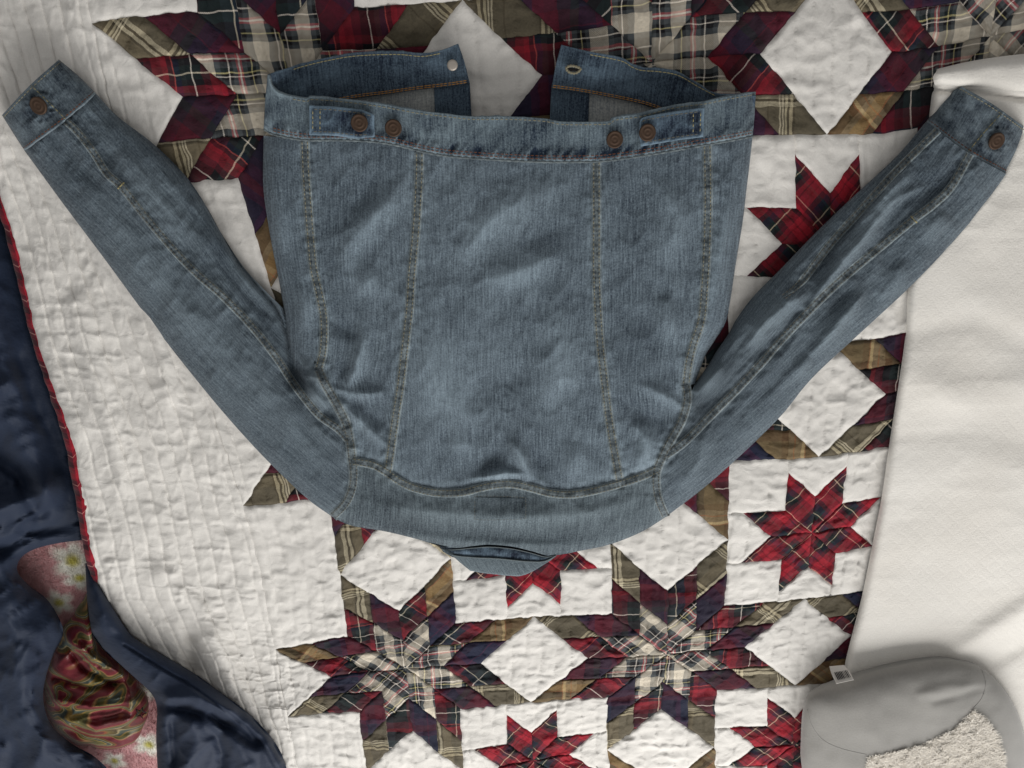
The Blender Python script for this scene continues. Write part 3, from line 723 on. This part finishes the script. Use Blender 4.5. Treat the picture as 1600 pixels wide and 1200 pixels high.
shp = sheet('sherpa_patch', G, Zq, m_sherpa, pl, W(G[..., 0], G[..., 1], Zq)[..., :2])
fx = rng.uniform(1345, 1575, 60000); fy = rng.uniform(1100, 1220, 60000); ok = inside(fx, fy, SH); fx, fy = fx[ok], fy[ok]
Pf = W(fx, fy, zs(fx, fy) - .001); fibres('sherpa_pile', Pf, m_sherpa, shp, .0034, .00038, Pf[:, :2], 1.5)
for line in ([(1262,1108),(1268,1132),(1286,1156),(1316,1170),(1354,1179)], [(1521,1106),(1534,1090),(1540,1068),(1534,1046)]):
    q = res(line, 40); tube('seam', W(q[:, 0], q[:, 1], zpil(q[:, 0], q[:, 1]) - .0001), .0005, m_grey, pl, 6)
G = coons([(1296,1041),(1319,1039)], [(1307,1068),(1334,1062)], [(1296,1041),(1300,1054),(1307,1068)], [(1319,1039),(1328,1050),(1334,1062)], 12, 10)
ztag = lambda t: .036 + .020 * t
Zt = ztag(np.linspace(0, 1, 12)[:, None]) + 0 * G[..., 0]
tg = sheet('tag', G, Zt, m_tag, pl, solid=.0006)
for q in np.linspace(.2, .9, 9):
    a0 = G[4, 0] * (1 - q) + G[4, -1] * q; a1 = G[9, 0] * (1 - q) + G[9, -1] * q
    wd = .8 if rng.random() < .5 else .45
    V = [W(np.array(x), np.array(y), zz + .0012) for x, y, zz in ((a0[0] - wd, a0[1], Zt[4, 0]), (a0[0] + wd, a0[1], Zt[4, 0]), (a1[0] + wd, a1[1], Zt[9, 0]), (a1[0] - wd, a1[1], Zt[9, 0]))]
    mesh('printed_bar', V, [(0, 1, 2, 3)], m_ink, tg, uv=[(0, 0), (1, 0), (1, 1), (0, 1)])

# ------------------------------------------------------------------ denim jacket
jk = thing('denim_jacket', 'faded blue denim jacket lying back up and upside down across the quilt', 'jacket', tuple(W(np.array(800.), np.array(500.), 0)))
S1 = [(476,219),(478,270),(482,330),(486,380),(490,420),(499,460),(506,500),(505,545),(498,577)]
S2 = [(655,238),(655,270),(652,330),(648,380),(643,430),(640,480),(633,540),(626,600),(617,660),(610,710),(606,737)]
S3 = [(932,251),(932,300),(932,360),(932,420),(934,480),(938,540),(945,600),(951,650),(959,700),(968,750)]
S4 = [(1105,226),(1106,280),(1106,340),(1104,400),(1101,450),(1096,500),(1083,540),(1076,570),(1072,602)]
YOKE = [(550,716),(580,721),(600,731),(620,745),(645,757),(680,765),(720,765),(750,758),(775,753),(800,752),(830,758),(860,766),(890,768),(920,764),(960,754),(1000,741),(1029,728)]
ARM_LU = [(498,577),(508,600),(526,632),(540,660),(547,690),(550,716)]
ARM_LD = [(550,716),(553,740),(550,765),(540,787),(520,808)]
ARM_RU = [(1072,602),(1074,626),(1064,660),(1046,692),(1029,728)]
ARM_RD = [(1029,728),(1025,748),(1028,778),(1040,808)]
YBOT = [(520,808),(548,821),(600,830),(650,842),(690,854),(715,856),(740,853),(765,851),(800,854),(830,861),(856,868),(880,866),(905,861),(945,853),(980,841),(1010,827),(1040,808)]
SIL_L = [(412,212),(411,260),(412,300),(419,350),(428,400),(438,450),(446,500),(450,540),(456,578)]
SIL_R = [(1176,212),(1172,250),(1166,300),(1160,350),(1150,410),(1141,470),(1133,505),(1118,530),(1104,552),(1096,572),(1089,590),(1086,600)]
WB_BOT = [(412,200),(425,208),(450,214),(480,218),(530,218),(580,220),(620,226),(660,236),(700,243),(750,247),(800,250),(850,252),(900,252),(940,251),(980,246),(1020,240),(1060,233),(1100,226),(1140,219),(1176,212)]
WB_TOP = [(418,116),(423,132),(434,144),(455,150),(480,154),(487,151),(540,155),(600,163),(650,172),(700,178),(740,182),(800,182),(850,185),(880,190),(930,190),(953,189),(962,183),(1000,178),(1030,170),(1060,163),(1100,158),(1140,150),(1181,143)]
CUFF_L = dict(end=[(3,180),(46,134),(92,93)], seam=[(38,235),(103,187),(150,146)])
CUFF_R = dict(end=[(1497,132),(1550,162),(1603,200)], seam=[(1447,190),(1512,238),(1573,272)])
FOLDS = [ # traced creases: line, height, half width
 ([(642,258),(612,310),(572,352),(548,380),(545,430)], .0055, 20), ([(600,256),(566,310),(530,350)], -.004, 18), ([(590,420),(560,460)], .003, 18),
 ([(540,608),(555,575),(567,530),(562,515)], .0055, 10), ([(512,500),(545,520),(563,528)], -.0035, 9), ([(520,606),(560,616),(606,612)], .004, 8), ([(530,590),(552,560)], -.004, 10),
 ([(522,620),(560,655),(608,702)], .005, 9), ([(540,612),(580,650),(612,672)], -.004, 10), ([(470,440),(480,520)], .004, 12), ([(430,300),(440,400)], .004, 16),
 ([(880,285),(820,310),(760,350),(720,410)], .005, 26), ([(860,250),(800,275),(720,330)], -.003, 24), ([(870,395),(810,425),(750,440)], .005, 18), ([(900,350),(820,380)], -.004, 18),
 ([(690,470),(670,560),(700,620),(760,660)], .004, 26), ([(860,470),(880,560),(850,640)], .004, 26), ([(730,590),(790,600),(840,560)], -.0035, 26),
 ([(797,685),(815,715),(829,748)], .0065, 9), ([(780,700),(760,735),(745,752)], -.005, 12), ([(735,748),(790,740),(822,742)], .0055, 7), ([(835,700),(850,740)], -.004, 12), ([(700,700),(740,690)], .003, 16), ([(905,690),(890,750)], .004, 14),
 ([(985,660),(1010,690),(995,735)], .006, 13), ([(960,620),(1010,650),(1050,660)], -.004, 12), ([(1000,600),(1040,620),(1070,640)], .004, 10), ([(1020,280),(1060,340),(1030,420)], .0045, 22), ([(1000,500),(1040,560)], -.003, 20), ([(1040,460),(1050,540)], .004, 14), ([(980,300),(1000,400)], -.003, 18),
 ([(1140,300),(1125,400),(1115,480)], .004, 12), ([(575,785),(660,798),(740,806),(830,808),(920,800),(1010,775)], .0045, 15), ([(560,812),(660,828),(760,838),(860,842),(950,832),(1010,812)], -.0042, 13), ([(640,838),(760,850),(900,852)], .003, 8), ([(570,770),(640,790)], -.003, 16), ([(480,600),(512,640)], .006, 9),
 # left sleeve
 ([(345,362),(372,420),(402,455),(432,490),(446,530)], .004, 8), ([(330,370),(360,430),(392,468),(425,510),(440,550)], -.005, 9), ([(180,230),(250,320),(330,400)], .004, 18), ([(120,270),(200,380),(300,500),(420,650)], .004, 26), ([(455,600),(480,640),(520,690)], -.005, 9), ([(470,620),(500,672),(535,700)], .003, 8), ([(380,560),(440,640),(510,740)], .003, 20),
 # right sleeve
 ([(1502,244),(1478,272),(1440,300),(1392,326)], -.0069, 12), ([(1440,250),(1400,290),(1360,330),(1300,400)], .005, 10), ([(1462,285),(1400,312),(1352,368),(1300,430),(1262,480)], .006, 8), ([(1380,300),(1330,350),(1270,420),(1235,455)], -.007, 8), ([(1262,455),(1225,480),(1195,505),(1165,545)], .008, 12), ([(1245,500),(1200,555),(1150,600)], -.004, 10), ([(1430,330),(1380,378),(1310,440),(1250,500)], -.005, 7), ([(1350,455),(1300,520),(1262,560)], .006, 10), ([(1420,420),(1370,470)], .004, 12), ([(1330,450),(1290,490)], -.004, 10), ([(1270,560),(1240,590)], .004, 10), ([(1110,660),(1090,720),(1060,770)], .004, 16), ([(1480,330),(1440,380)], .004, 16),
 ([(1075,612),(1100,600),(1130,570)], .005, 9), ([(1085,640),(1120,620)], -.004, 8), ([(452,560),(462,590),(476,606)], -.010, 9), ([(478,586),(500,592),(520,612)], .006, 8),
]
FW = []
def folds(x, y):
    z = 0 * x
    for p, am, wd in FOLDS:
        am = am * (1.05 if wd > 15 else 1.1) * (.5 if am < 0 and am > -.007 else 1.0)
        d, t = pdist_t(x, y, res(p, 16))
        z = z + am * np.sin(np.pi * np.clip(t, .02, .98)) ** .7 * np.exp(-(d / (wd * (.6 + .6 * np.sin(np.pi * t)))) ** 1.6)
    return z
SEAMS_ALL = [S1, S2, S3, S4, YOKE, ARM_LU + ARM_LD[1:], ARM_RU + ARM_RD[1:]]
SLV_L = [(103,189),(122,207),(146,238),(166,270),(190,292),(220,330),(250,366),(280,400),(310,430),(345,460),(380,495),(410,530),(435,563),(455,594),(478,625),(500,650),(528,670),(546,690)]
SLV_R1 = [(1466,203),(1430,238),(1392,276),(1345,328),(1300,378),(1274,412),(1256,436),(1240,452),(1222,466)]
SLV_R2 = [(1516,240),(1486,292),(1455,322),(1428,342),(1380,382),(1310,441),(1260,490),(1220,532),(1190,567),(1150,610),(1110,650),(1070,690),(1040,712)]
def ZJ(x, y, fold=True):
    x = np.asarray(x, float); y = np.asarray(y, float)
    d = pdist(x, y, JACKET_SIL)
    z = .007 + .013 * rnd(d / 34) + .007 * rnd(d / 140)
    z = z + .010 * np.clip((x - 1380) / 60, 0, 1)                          # this sleeve lies on the white blanket
    if fold:
        e = rnd(d / 34)
        z = z + folds(x, y) * e * 1.35
        z = z + e * (.0030 * fbm(x / 95 + y / 300, y / 95, 101, 2) + .0022 * ridged(x / 46 + y / 70, y / 60 - x / 120, 103, 2) + .0020 * (ridged(x / 30 - y / 55, y / 40 + x / 70, 104, 2) * noise(x / 90, y / 90, 108)) ** 2 + .0005 * fbm(x / 9, y / 9, 105, 2))
        for sm in SEAMS_ALL + [SLV_L, SLV_R1, SLV_R2]:                         # puckers beside the seams
            q = pdist(x, y, sm)
            z = z + e * np.exp(-((q - 6) / 13) ** 2) * .0022 * fbm(x / 10, y / 10, 107, 2)
        z = z - .0016 * np.exp(-((pdist(x, y, YOKE) ) / 6) ** 2)
    return z
def wear_shading(x, y):
    """worn crests and pale seam edges, plus painted crest highlight and valley shade"""
    f = folds(x, y)
    w = np.clip(f / .006, -.25, 1) * .36 + .10 * np.exp(-((x - 800) / 170) ** 2 - ((y - 470) / 220) ** 2) + .18 * fbm(x / 120, y / 120, 120, 2)  # fold term: real whitening plus crest highlight and valley shade put into colour
    for sm in SEAMS_ALL:
        w = w + .13 * np.exp(-((pdist(x, y, sm) - 10) / 7) ** 2)
    return w
def panel(name, top, bot, left, right, mat, n, m, off=0.0, wk=1.0, zf=None, parent=None, bias=0.0, **k):
    G = coons(top, bot, left, right, n, m); x, y = G[..., 0], G[..., 1]
    Z = (zf or ZJ)(x, y) + off
    return sheet(name, G, Z, mat, parent or jk, attr=wear_shading(x, y) * wk + bias, **k)
cut = lambda P, x0, x1: [p for p in P if x0 <= p[0] <= x1]
panel('side_panel', [SIL_L[0], S1[0]], [SIL_L[-1], S1[-1]], SIL_L, S1, m_denim, 150, 30)
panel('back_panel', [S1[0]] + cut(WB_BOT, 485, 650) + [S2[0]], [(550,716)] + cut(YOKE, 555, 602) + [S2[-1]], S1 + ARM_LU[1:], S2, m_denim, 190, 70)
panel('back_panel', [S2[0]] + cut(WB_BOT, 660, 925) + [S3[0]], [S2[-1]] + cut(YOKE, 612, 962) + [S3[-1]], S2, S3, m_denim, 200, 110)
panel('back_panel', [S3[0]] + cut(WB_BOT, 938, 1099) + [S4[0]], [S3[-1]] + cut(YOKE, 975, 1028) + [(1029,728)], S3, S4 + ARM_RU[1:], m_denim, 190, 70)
panel('side_panel', [S4[0], SIL_R[0]], [S4[-1], SIL_R[-1]], S4, SIL_R, m_denim, 150, 30)
panel('yoke', YOKE, YBOT, ARM_LD, ARM_RD, m_denim_yoke, 56, 190, .0012)
# outlined rectangle where the inside label is sewn through the yoke
LB = [(742,779),(748,775),(815,777),(821,782),(821,806),(815,811),(748,812),(742,806),(742,779)]
lbq = panel('label_patch', [(744,777),(820,779)], [(744,810),(820,810)], [(744,777),(744,810)], [(820,779),(820,810)], m_denim_yoke, 16, 30, .0018, bias=-.13)
stitches(LB, lambda x, y: ZJ(x, y) + .0021, m_th_dark, lbq, .0036, .0024, .0003)
# sleeves
SL_OUT = [(38,235),(100,320),(160,400),(230,495),(300,585),(360,657),(420,722),(480,779),(520,808)]
SL_IN = [(150,146),(184,182),(240,225),(290,275),(321,320),(346,365),(372,410),(400,444),(428,476),(441,500),(450,530),(456,562),(459,582)]
SR_IN = [(1447,190),(1400,245),(1330,310),(1270,368),(1220,420),(1180,460),(1153,495),(1138,522),(1120,548),(1108,568),(1097,584),(1086,600)]
SR_OUT = [(1573,272),(1540,318),(1480,388),(1420,450),(1350,515),(1290,570),(1258,603),(1220,650),(1160,709),(1100,762),(1040,808)]
armL = [(520,808),(540,787),(550,765),(553,740),(550,716),(547,690),(540,660),(526,632),(508,600),(490,586),(459,582)]
armR = [(1086,600),(1074,626),(1064,660),(1046,692),(1029,728),(1025,748),(1028,778),(1040,808)]
def zsleeve(dx, dy, arm, cx):
    """sleeve cloth: long narrow creases running down the sleeve, bunched at the elbow and cuff"""
    def f(x, y):
        al = x * dx + y * dy; ac = -x * dy + y * dx
        d = pdist(x, y, JACKET_SIL); e = rnd(d / 30) * np.clip(pdist(x, y, arm) / 70, 0, 1)
        r1 = ridged(al / 150 + .4 * noise(al / 60, ac / 30, 301), ac / 26, 303, 2); r2 = ridged(al / 46 + ac / 60, ac / 30 - al / 90, 305, 2)
        w = .0030 * (r1 - .4) + .0022 * (r2 - .4) * noise(al / 90, ac / 60, 307)
        cz = np.exp(-pdist(x, y, cx) / 22) * .0030 * ridged(ac / 11 + al / 60, al / 40, 309, 1)
        return ZJ(x, y) + e * w + rnd(d / 20) * cz
    return f
zL = zsleeve(.66, .75, armL, CUFF_L['seam']); zR = zsleeve(-.70, .71, armR, CUFF_R['seam'])
sl = panel('sleeve', CUFF_L['seam'], armL, SL_OUT, SL_IN, m_denim_sl, 300, 80, zf=zL)
srv = panel('sleeve', CUFF_R['seam'], armR, SR_IN, SR_OUT, m_denim_sl, 300, 86, zf=zR)

# felled seams: a raised strip with two rows of stitching
def seam(poly, w, thread, parent=None, taper=0, off=.0019, rows=(-.28, .28), mat=None, zf=ZJ, name='seam', bias=0.0):
    L = np.hypot(*np.diff(res(poly, 200), axis=0).T).sum(); n = max(20, int(L / 2.2))
    ww = np.full(n, float(w)) * (np.clip((1 - np.linspace(0, 1, n)) / .12, .12, 1) if taper else 1)
    G = strip_px(poly, ww[:, None, None], n, 7); x, y = G[..., 0], G[..., 1]; s = np.linspace(-1, 1, 7)[None]
    along = np.linspace(0, L, n)[:, None]
    rope = fbm(along / 5.5 + s * .8, 0 * along + s * .3, int(abs(poly[0][0])) % 97, 2)
    Z = zf(x, y) + off * (1 - np.abs(s) ** 6 * .9) + .0006 * rope * (1 - s ** 2)
    tick = np.cos(2 * np.pi * (along / 7.5 + .5 * fbm(along / 30, 0 * along, 7, 2) + .12 * s)); wr = (.24 * rope + .13 * tick * (1 - s ** 2)) * (1 - s ** 2 * .5) + .55 * np.abs(s) ** 6 + .0 + bias
    o = sheet(name, G, Z, mat or m_denim_seam, parent or jk, attr=wr)
    for r in rows:
        c = strip_px(poly, w, 300, 3); line = c[:, 1] + (c[:, 2] - c[:, 0]) * r
        stitches(line, lambda a, b: zf(a, b) + off, thread, o)
    return o
seam(S1, 15, m_th_grey); seam(S2, 15, m_th_grey); seam(S3, 15, m_th_grey); seam(S4, 15, m_th_grey)
yk = [(x, y + 5) for x, y in YOKE]
seam(yk, 15, m_th_grey, off=.0026, bias=.08)
seam(ARM_LU + ARM_LD[1:], 16, m_th_dark, off=.0022); seam(ARM_RU + ARM_RD[1:], 15, m_th_dark, off=.0022)
seam(SLV_L, 13, m_th_dark, sl, bias=-.05, zf=zL); seam(SLV_R1, 13, m_th_dark, srv, taper=1, bias=-.05, zf=zR); seam(SLV_R2, 14, m_th_dark, srv, bias=-.05, zf=zR)
# bar tacks at the sleeve openings
for (x, y, a_, zt_) in ((189,290,.8, zL), (1428,343,-.75, zR)):
    q = np.array([(x + math.cos(a_ + 1.57) * k, y + math.sin(a_ + 1.57) * k) for k in np.linspace(-7, 7, 5)])
    tube('bar_tack', W(q[:, 0], q[:, 1], zt_(q[:, 0], q[:, 1]) + .0016), .0007, m_th_pale, jk, 6)

# cuffs
def button(px, py, z, parent, r=.0082, mat=m_copper, tilt=(0, 0), name='button'):
    c = W(np.array(float(px)), np.array(float(py)), z)
    p = [(r * .55, -.003), (r * .6, .0), (r * .97, .0008), (r, .0018), (r * .95, .0028), (r * .84, .0030), (r * .78, .0027), (r * .55, .0027), (r * .5, .0030), (r * .40, .0030), (r * .34, .0027), (r * .16, .0028), (r * .08, .0030), (r * .01, .0030)]
    return lathe(name, p, c, mat, parent, 28, tilt)
zc = lambda x, y: ZJ(x, y, True) + .003
def cuff(C, side_a, side_b, but, edge, parent_tilt):
    G = coons(C['end'], C['seam'], side_a, side_b, 44, 64); x, y = G[..., 0], G[..., 1]
    t = np.linspace(0, 1, 44)[:, None]; s = np.linspace(0, 1, 64)[None]
    dE = pdist(x, y, C['end'])
    # an almost flat tube, open at the wrist
    Z = .009 + .021 * np.sqrt(np.maximum(0, 1 - np.abs(2 * s - 1) ** 3.0)) + .0012 * fbm(x / 14, y / 14, 131, 2) + .0012 * np.exp(-((t - .97) / .05) ** 2)
    edge_p = res(edge, 30); nx, ny = edge_p[-1] - edge_p[0]; side = (x - edge_p[0][0]) * ny - (y - edge_p[0][1]) * nx
    bside = (but[0] - edge_p[0][0]) * ny - (but[1] - edge_p[0][1]) * nx
    Z = Z + .0022 * (np.sign(bside) * side > 0)                               # the overlapping end
    Z = Z + .0012 * np.exp(-((1 - t) / .04) ** 2) + .0034 * np.exp(-((np.hypot(x - but[0], y - but[1]) - 20) / 7) ** 2) * ridged(x / 9, y / 9, 133, 1)
    wr = .55 * fbm(x / 15, y / 15, 134, 2) + .35 * np.exp(-(dE / 3) ** 2) + .45 * np.exp(-((1 - t) / .06) ** 2) + .4 * np.exp(-(side / np.hypot(nx, ny) / 4) ** 2) + .5 * np.exp(-((np.hypot(x - but[0], y - but[1]) - 20) / 8) ** 2) * (ridged(x / 9, y / 9, 133, 1) - .4)
    o = sheet('cuff', G, Z, m_denim_sl, jk, attr=wr, solid=.002)
    from_z = lambda a, b: np.array([Z.ravel()[np.argmin((x.ravel() - p) ** 2 + (y.ravel() - q) ** 2)] for p, q in zip(np.ravel(a), np.ravel(b))]) if np.ndim(a) == 1 else ZJ(a, b)
    stitches(res([(p[0] * .94 + q[0] * .06, p[1] * .94 + q[1] * .06) for p, q in zip(C['seam'], C['end'])], 40), from_z, m_th_brown, o, lift=.0008)
    stitches(edge, from_z, m_th_pale, o, lift=.0012)
    stitches(res([(p[0] * .94 + q[0] * .06, p[1] * .94 + q[1] * .06) for p, q in zip(C['end'], C['seam'])], 40), from_z, m_th_grey, o, lift=.0008)
    bz = from_z(np.array([float(but[0])]), np.array([float(but[1])]))[0]
    button(but[0], but[1], bz + .0015, o, .0076, tilt=parent_tilt)
    return o
cuff(CUFF_L, [(3,180),(20,207),(38,235)], [(92,93),(122,118),(150,146)], (62,165), [(48,133),(74,158),(103,187)], (.1, -.1))
cuff(CUFF_R, [(1497,132),(1470,160),(1447,190)], [(1603,200),(1590,238),(1573,272)], (1555,220), [(1562,180),(1535,210),(1512,238)], (.1, .1))

# waistband across the back
zwb_t = lambda x, y: ZJ(x, y, False) + .004 + .0022 * fbm(x / 60, y / 40, 140, 2) + .0010 * fbm(x / 13, y / 22, 141, 2)
G = coons(WB_TOP, WB_BOT, [(418,116),(414,160),(412,200)], [(1181,143),(1179,180),(1176,212)], 44, 300); x, y = G[..., 0], G[..., 1]
t = np.linspace(0, 1, 44)[:, None]
puck = np.exp(-((t - .82) / .14) ** 2)
Zw_ = zwb_t(x, y) + .004 * (1 - t) + puck * .0030 * ridged(x / 13 + y / 22, y / 60, 143, 2)
wrw = .35 * fbm(x / 20 + y / 30, y / 24, 145, 2) + .42 * np.exp(-(t / .07) ** 2) + .42 * np.exp(-((1 - t) / .05) ** 2) + puck * .9 * (ridged(x / 13 + y / 22, y / 60, 143, 2) - .5)
wbd = sheet('waistband', G, Zw_, m_denim_band, jk, attr=wrw, solid=.0045)
def zwb(a, b):
    a = np.asarray(a, float); b = np.asarray(b, float); yt = np.interp(a, [p[0] for p in WB_TOP], [p[1] for p in WB_TOP]); yb = np.interp(a, [p[0] for p in WB_BOT], [p[1] for p in WB_BOT])
    tt = np.clip((b - yt) / (yb - yt), 0, 1)
    return zwb_t(a, b) + .004 * (1 - tt) + np.exp(-((tt - .82) / .14) ** 2) * .0030 * ridged(a / 13 + b / 22, b / 60, 143, 2)
stitches([(x, y - 4) for x, y in WB_BOT[1:]], zwb, m_th_brown, wbd, lift=.001)
stitches([(x, y - 8.5) for x, y in WB_BOT[1:]], zwb, m_th_brown, wbd, lift=.001)
stitches([(x, y + 4.5) for x, y in WB_TOP[3:]], zwb, m_th_grey, wbd, lift=.0008)
# rolled pale edge below the band
q = res([(x, y + 1) for x, y in WB_BOT], 260); tube('band_edge', W(q[:, 0], q[:, 1], zwb(q[:, 0], q[:, 1]) - .0006), .0011 + .0003 * np.sin(np.arange(260) * 1.7), m_denim_seam, wbd, 6, attr=np.repeat(.18 + .5 * fbm(q[:, 0] / 9, q[:, 1], 149, 2), 6))
# adjusting tabs
def tab(name, top, bot, left, right, but, fixed):
    G = coons(top, bot, left, right, 26, 56); x, y = G[..., 0], G[..., 1]
    e = np.minimum(np.linspace(0, 1, 26)[:, None], 1 - np.linspace(0, 1, 26)[:, None]); f = np.linspace(0, 1, 56)[None] + 0 * e; e = np.minimum(e + 0 * f, np.minimum(f, 1 - f) * 2)
    wv = .0016 * ridged(x / 16 + y / 30, y / 30, 151, 1)
    Z = zwb(x, y) + .0058 + wv * rnd(e / .3)
    o = sheet(name, G, Z, m_denim_dark, wbd, attr=.75 * np.exp(-(e / .09) ** 2) + .5 * (wv / .0016 - .5) * rnd(e / .3) + .22 * fbm(x / 14, y / 14, 152, 2) + .12, solid=.0022)
    R = [G[3, 3:-3], G[-4, 3:-3], G[3:-3, 3] if fixed == 'l' else G[3:-3, -4], G[3:-3, 9] if fixed == 'l' else G[3:-3, -10]]
    for r in R: stitches(r, lambda a, b: zwb(a, b) + .0068, m_th_pale if r is R[2] or r is R[3] else m_th_dark, o, lift=.0008)
    button(but[0], but[1], float(zwb(np.array(float(but[0])), np.array(float(but[1])))) + .0084, o, .0076)
    return o
tab('waist_tab', [(483,165),(520,166),(560,171),(578,176),(585,180)], [(483,211),(520,212),(555,216),(585,214)], [(483,165),(483,211)], [(585,180),(585,214)], (562,192), 'l')
tab('waist_tab', [(999,191),(1006,183),(1040,176),(1075,171),(1101,168)], [(1001,229),(1030,224),(1060,219),(1099,214)], [(999,191),(1001,229)], [(1101,168),(1099,214)], (1011,207), 'r')
button(615, 200, float(zwb(np.array(615.), np.array(200.))) + .003, wbd, .0076); button(960, 218, float(zwb(np.array(960.), np.array(218.))) + .003, wbd, .0076)

# collar
C_TOP = [(690,855),(703,859),(740,856),(765,854.5),(800,857.5),(830,864),(852,870),(868,868)]
C_MID = [(690,857),(706,867),(740,871),(780,873),(820,877),(850,877),(869,868)]
C_LOW = [(735,892),(760,896),(800,900),(815,899.5),(832,893),(850,882)]
und = [(686,852),(715,854),(740,851),(765,849),(800,852),(830,859),(856,866),(872,864)]
m_gap_shade = denim('denim_gap_shade', lin(18, 27, 42), lin(62, 78, 98), .35)
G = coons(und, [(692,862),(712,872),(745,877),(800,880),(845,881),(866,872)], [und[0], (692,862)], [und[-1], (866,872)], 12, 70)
sheet('neck_gap_shade', G, np.full(G.shape[:2], .0060), m_gap_shade, jk, attr=np.zeros(G.shape[:2]))  # dark strip painting the shade in the gaps around the collar stand
G = coons(C_TOP, [(x, y - 2.5) for x, y in C_MID], [C_TOP[0], (690, 856)], [C_TOP[-1], (868, 867.5)], 16, 80); x, y = G[..., 0], G[..., 1]
t = np.linspace(0, 1, 16)[:, None]
sd = sheet('collar_stand', G, .0105 + .0015 * np.sin(np.pi * t) + .0012 * fbm(x / 12, y / 10, 161, 2), m_denim_dark, jk, attr=.6 * fbm(x / 11, y / 7, 162, 2) + .10)
q = res(C_TOP, 90); tube('piped_edge', W(q[:, 0], q[:, 1], np.full(90, .0118)), .0007, m_denim_seam, sd, 6, attr=np.full(90 * 6, .3))
G = coons(C_MID, C_LOW, [C_MID[0], (706,868), (720,880), C_LOW[0]], [C_MID[-1], (860,876), C_LOW[-1]], 24, 80); x, y = G[..., 0], G[..., 1]; t = np.linspace(0, 1, 24)[:, None]
cl = sheet('collar', G, .0125 - .004 * t ** 2 + .0008 * fbm(x / 14, y / 14, 163, 2), m_denim_yoke, jk, attr=.12 + .3 * np.exp(-((1 - t) / .08) ** 2) + 0 * x, solid=.003)
q = res(C_MID, 90); tube('piped_edge', W(q[:, 0], q[:, 1], np.full(90, .0128)), .0008, m_denim_seam, cl, 6, attr=np.full(90 * 6, .4))

# inside of the two fronts, seen through the waist opening
def zfr(x, y): return .009 + .004 * fbm(x / 70, y / 50, 171, 2) + .0007 * fbm(x / 12, y / 12, 172, 2)
def front(top, bot, end, fold, mirror):
    G = coons(top, bot, end if not mirror else fold, fold if not mirror else end, 40, 130); x, y = G[..., 0], G[..., 1]
    t = np.linspace(0, 1, 40)[:, None]
    dend = np.hypot(x - (418 if top[0][0] < 700 else 1178), y - 118)
    Z = zfr(x, y) + .004 * (1 - t) + .016 * np.exp(-(dend / 35) ** 2) + np.exp(-((t - .85) / .12) ** 2) * .0016 * ridged(x / 12 + y / 30, y / 50, 173, 1) + .003
    o = sheet('front_waistband', G, Z, m_denim_dark, jk, attr=.25 * fbm(x / 26, y / 14, 174, 2) + .34 * np.exp(-(t / .035) ** 2) + .22 * np.exp(-((t - .45) / .2) ** 2) * noise(x / 30, y / 40, 175), solid=.003)
    z2 = lambda a, b: zfr(a, b) + .0055
    stitches([(p[0], p[1] + 5) for p in top[1:-1]], lambda a, b: zfr(a, b) + .0098, m_th_pale, o, .0036, .0032)
    for dy in (2.0, 5.0): stitches([(p[0], p[1] - dy) for p in bot], lambda a, b: zfr(a, b) + .0062, m_th_gold, o, .0036, .0032)
    return o
fL = front([(418,116),(450,106),(480,97),(520,88),(560,82),(620,80),(660,83),(690,78),(716,68)], [(418,196),(470,175),(520,161),(560,153),(600,148),(650,141),(700,135),(734,130)], [(418,116),(416,160),(418,196)], [(716,68),(726,98),(734,130)], False)
fR = front([(877,70),(920,80),(970,90),(988,100),(1003,105),(1030,107),(1060,113),(1090,130),(1120,146),(1181,150)], [(862,138),(900,143),(940,150),(990,160),(1020,168),(1080,190),(1175,210)], [(877,70),(868,104),(862,138)], [(1181,150),(1178,180),(1175,210)], False)
c = W(np.array(707.), np.array(102.), .018); lathe('rivet_back', [(.004, 0), (.0048, .0006), (.0046, .0014), (.003, .0018), (.0002, .0019)], c, m_rivet, fL, 20)
# worn buttonhole
q = res([(884,107),(890,103),(900,104),(907,108),(900,114),(890,113),(884,107)], 40)
tube('buttonhole', W(q[:, 0], q[:, 1], zfr(q[:, 0], q[:, 1]) + .0098), .0011 + .0004 * np.sin(np.arange(40) * 2.1), m_th_grey, fR, 6)
q = res([(886,108),(895,109),(905,109)], 10); tube('buttonhole_slit', W(q[:, 0], q[:, 1], zfr(q[:, 0], q[:, 1]) + .0088), .0014, m_ink, fR, 6)
zp_ = lambda x, y: zfr(x, y) + .0
panel('button_placket', [(678,135),(734,129)], [(684,330),(745,330)], [(678,135),(684,330)], [(734,129),(745,330)], m_denim_dark, 60, 24, .001, zf=zp_, bias=.05, solid=.002)
panel('buttonhole_placket', [(862,136),(921,144)], [(850,330),(915,330)], [(862,136),(850,330)], [(921,144),(915,330)], m_denim_dark, 60, 24, .001, zf=zp_, bias=.05, solid=.002)
panel('front_panel', [(425,190),(560,150),(682,136)], [(430,400),(690,400)], [(425,190),(430,400)], [(682,136),(690,400)], m_denim_in, 50, 60, -.0015, zf=zp_)
panel('front_panel', [(917,143),(1020,166),(1170,205)], [(912,400),(1150,400)], [(917,143),(912,400)], [(1170,205),(1150,400)], m_denim_in, 50, 60, -.0015, zf=zp_)
print('patches', npatch)
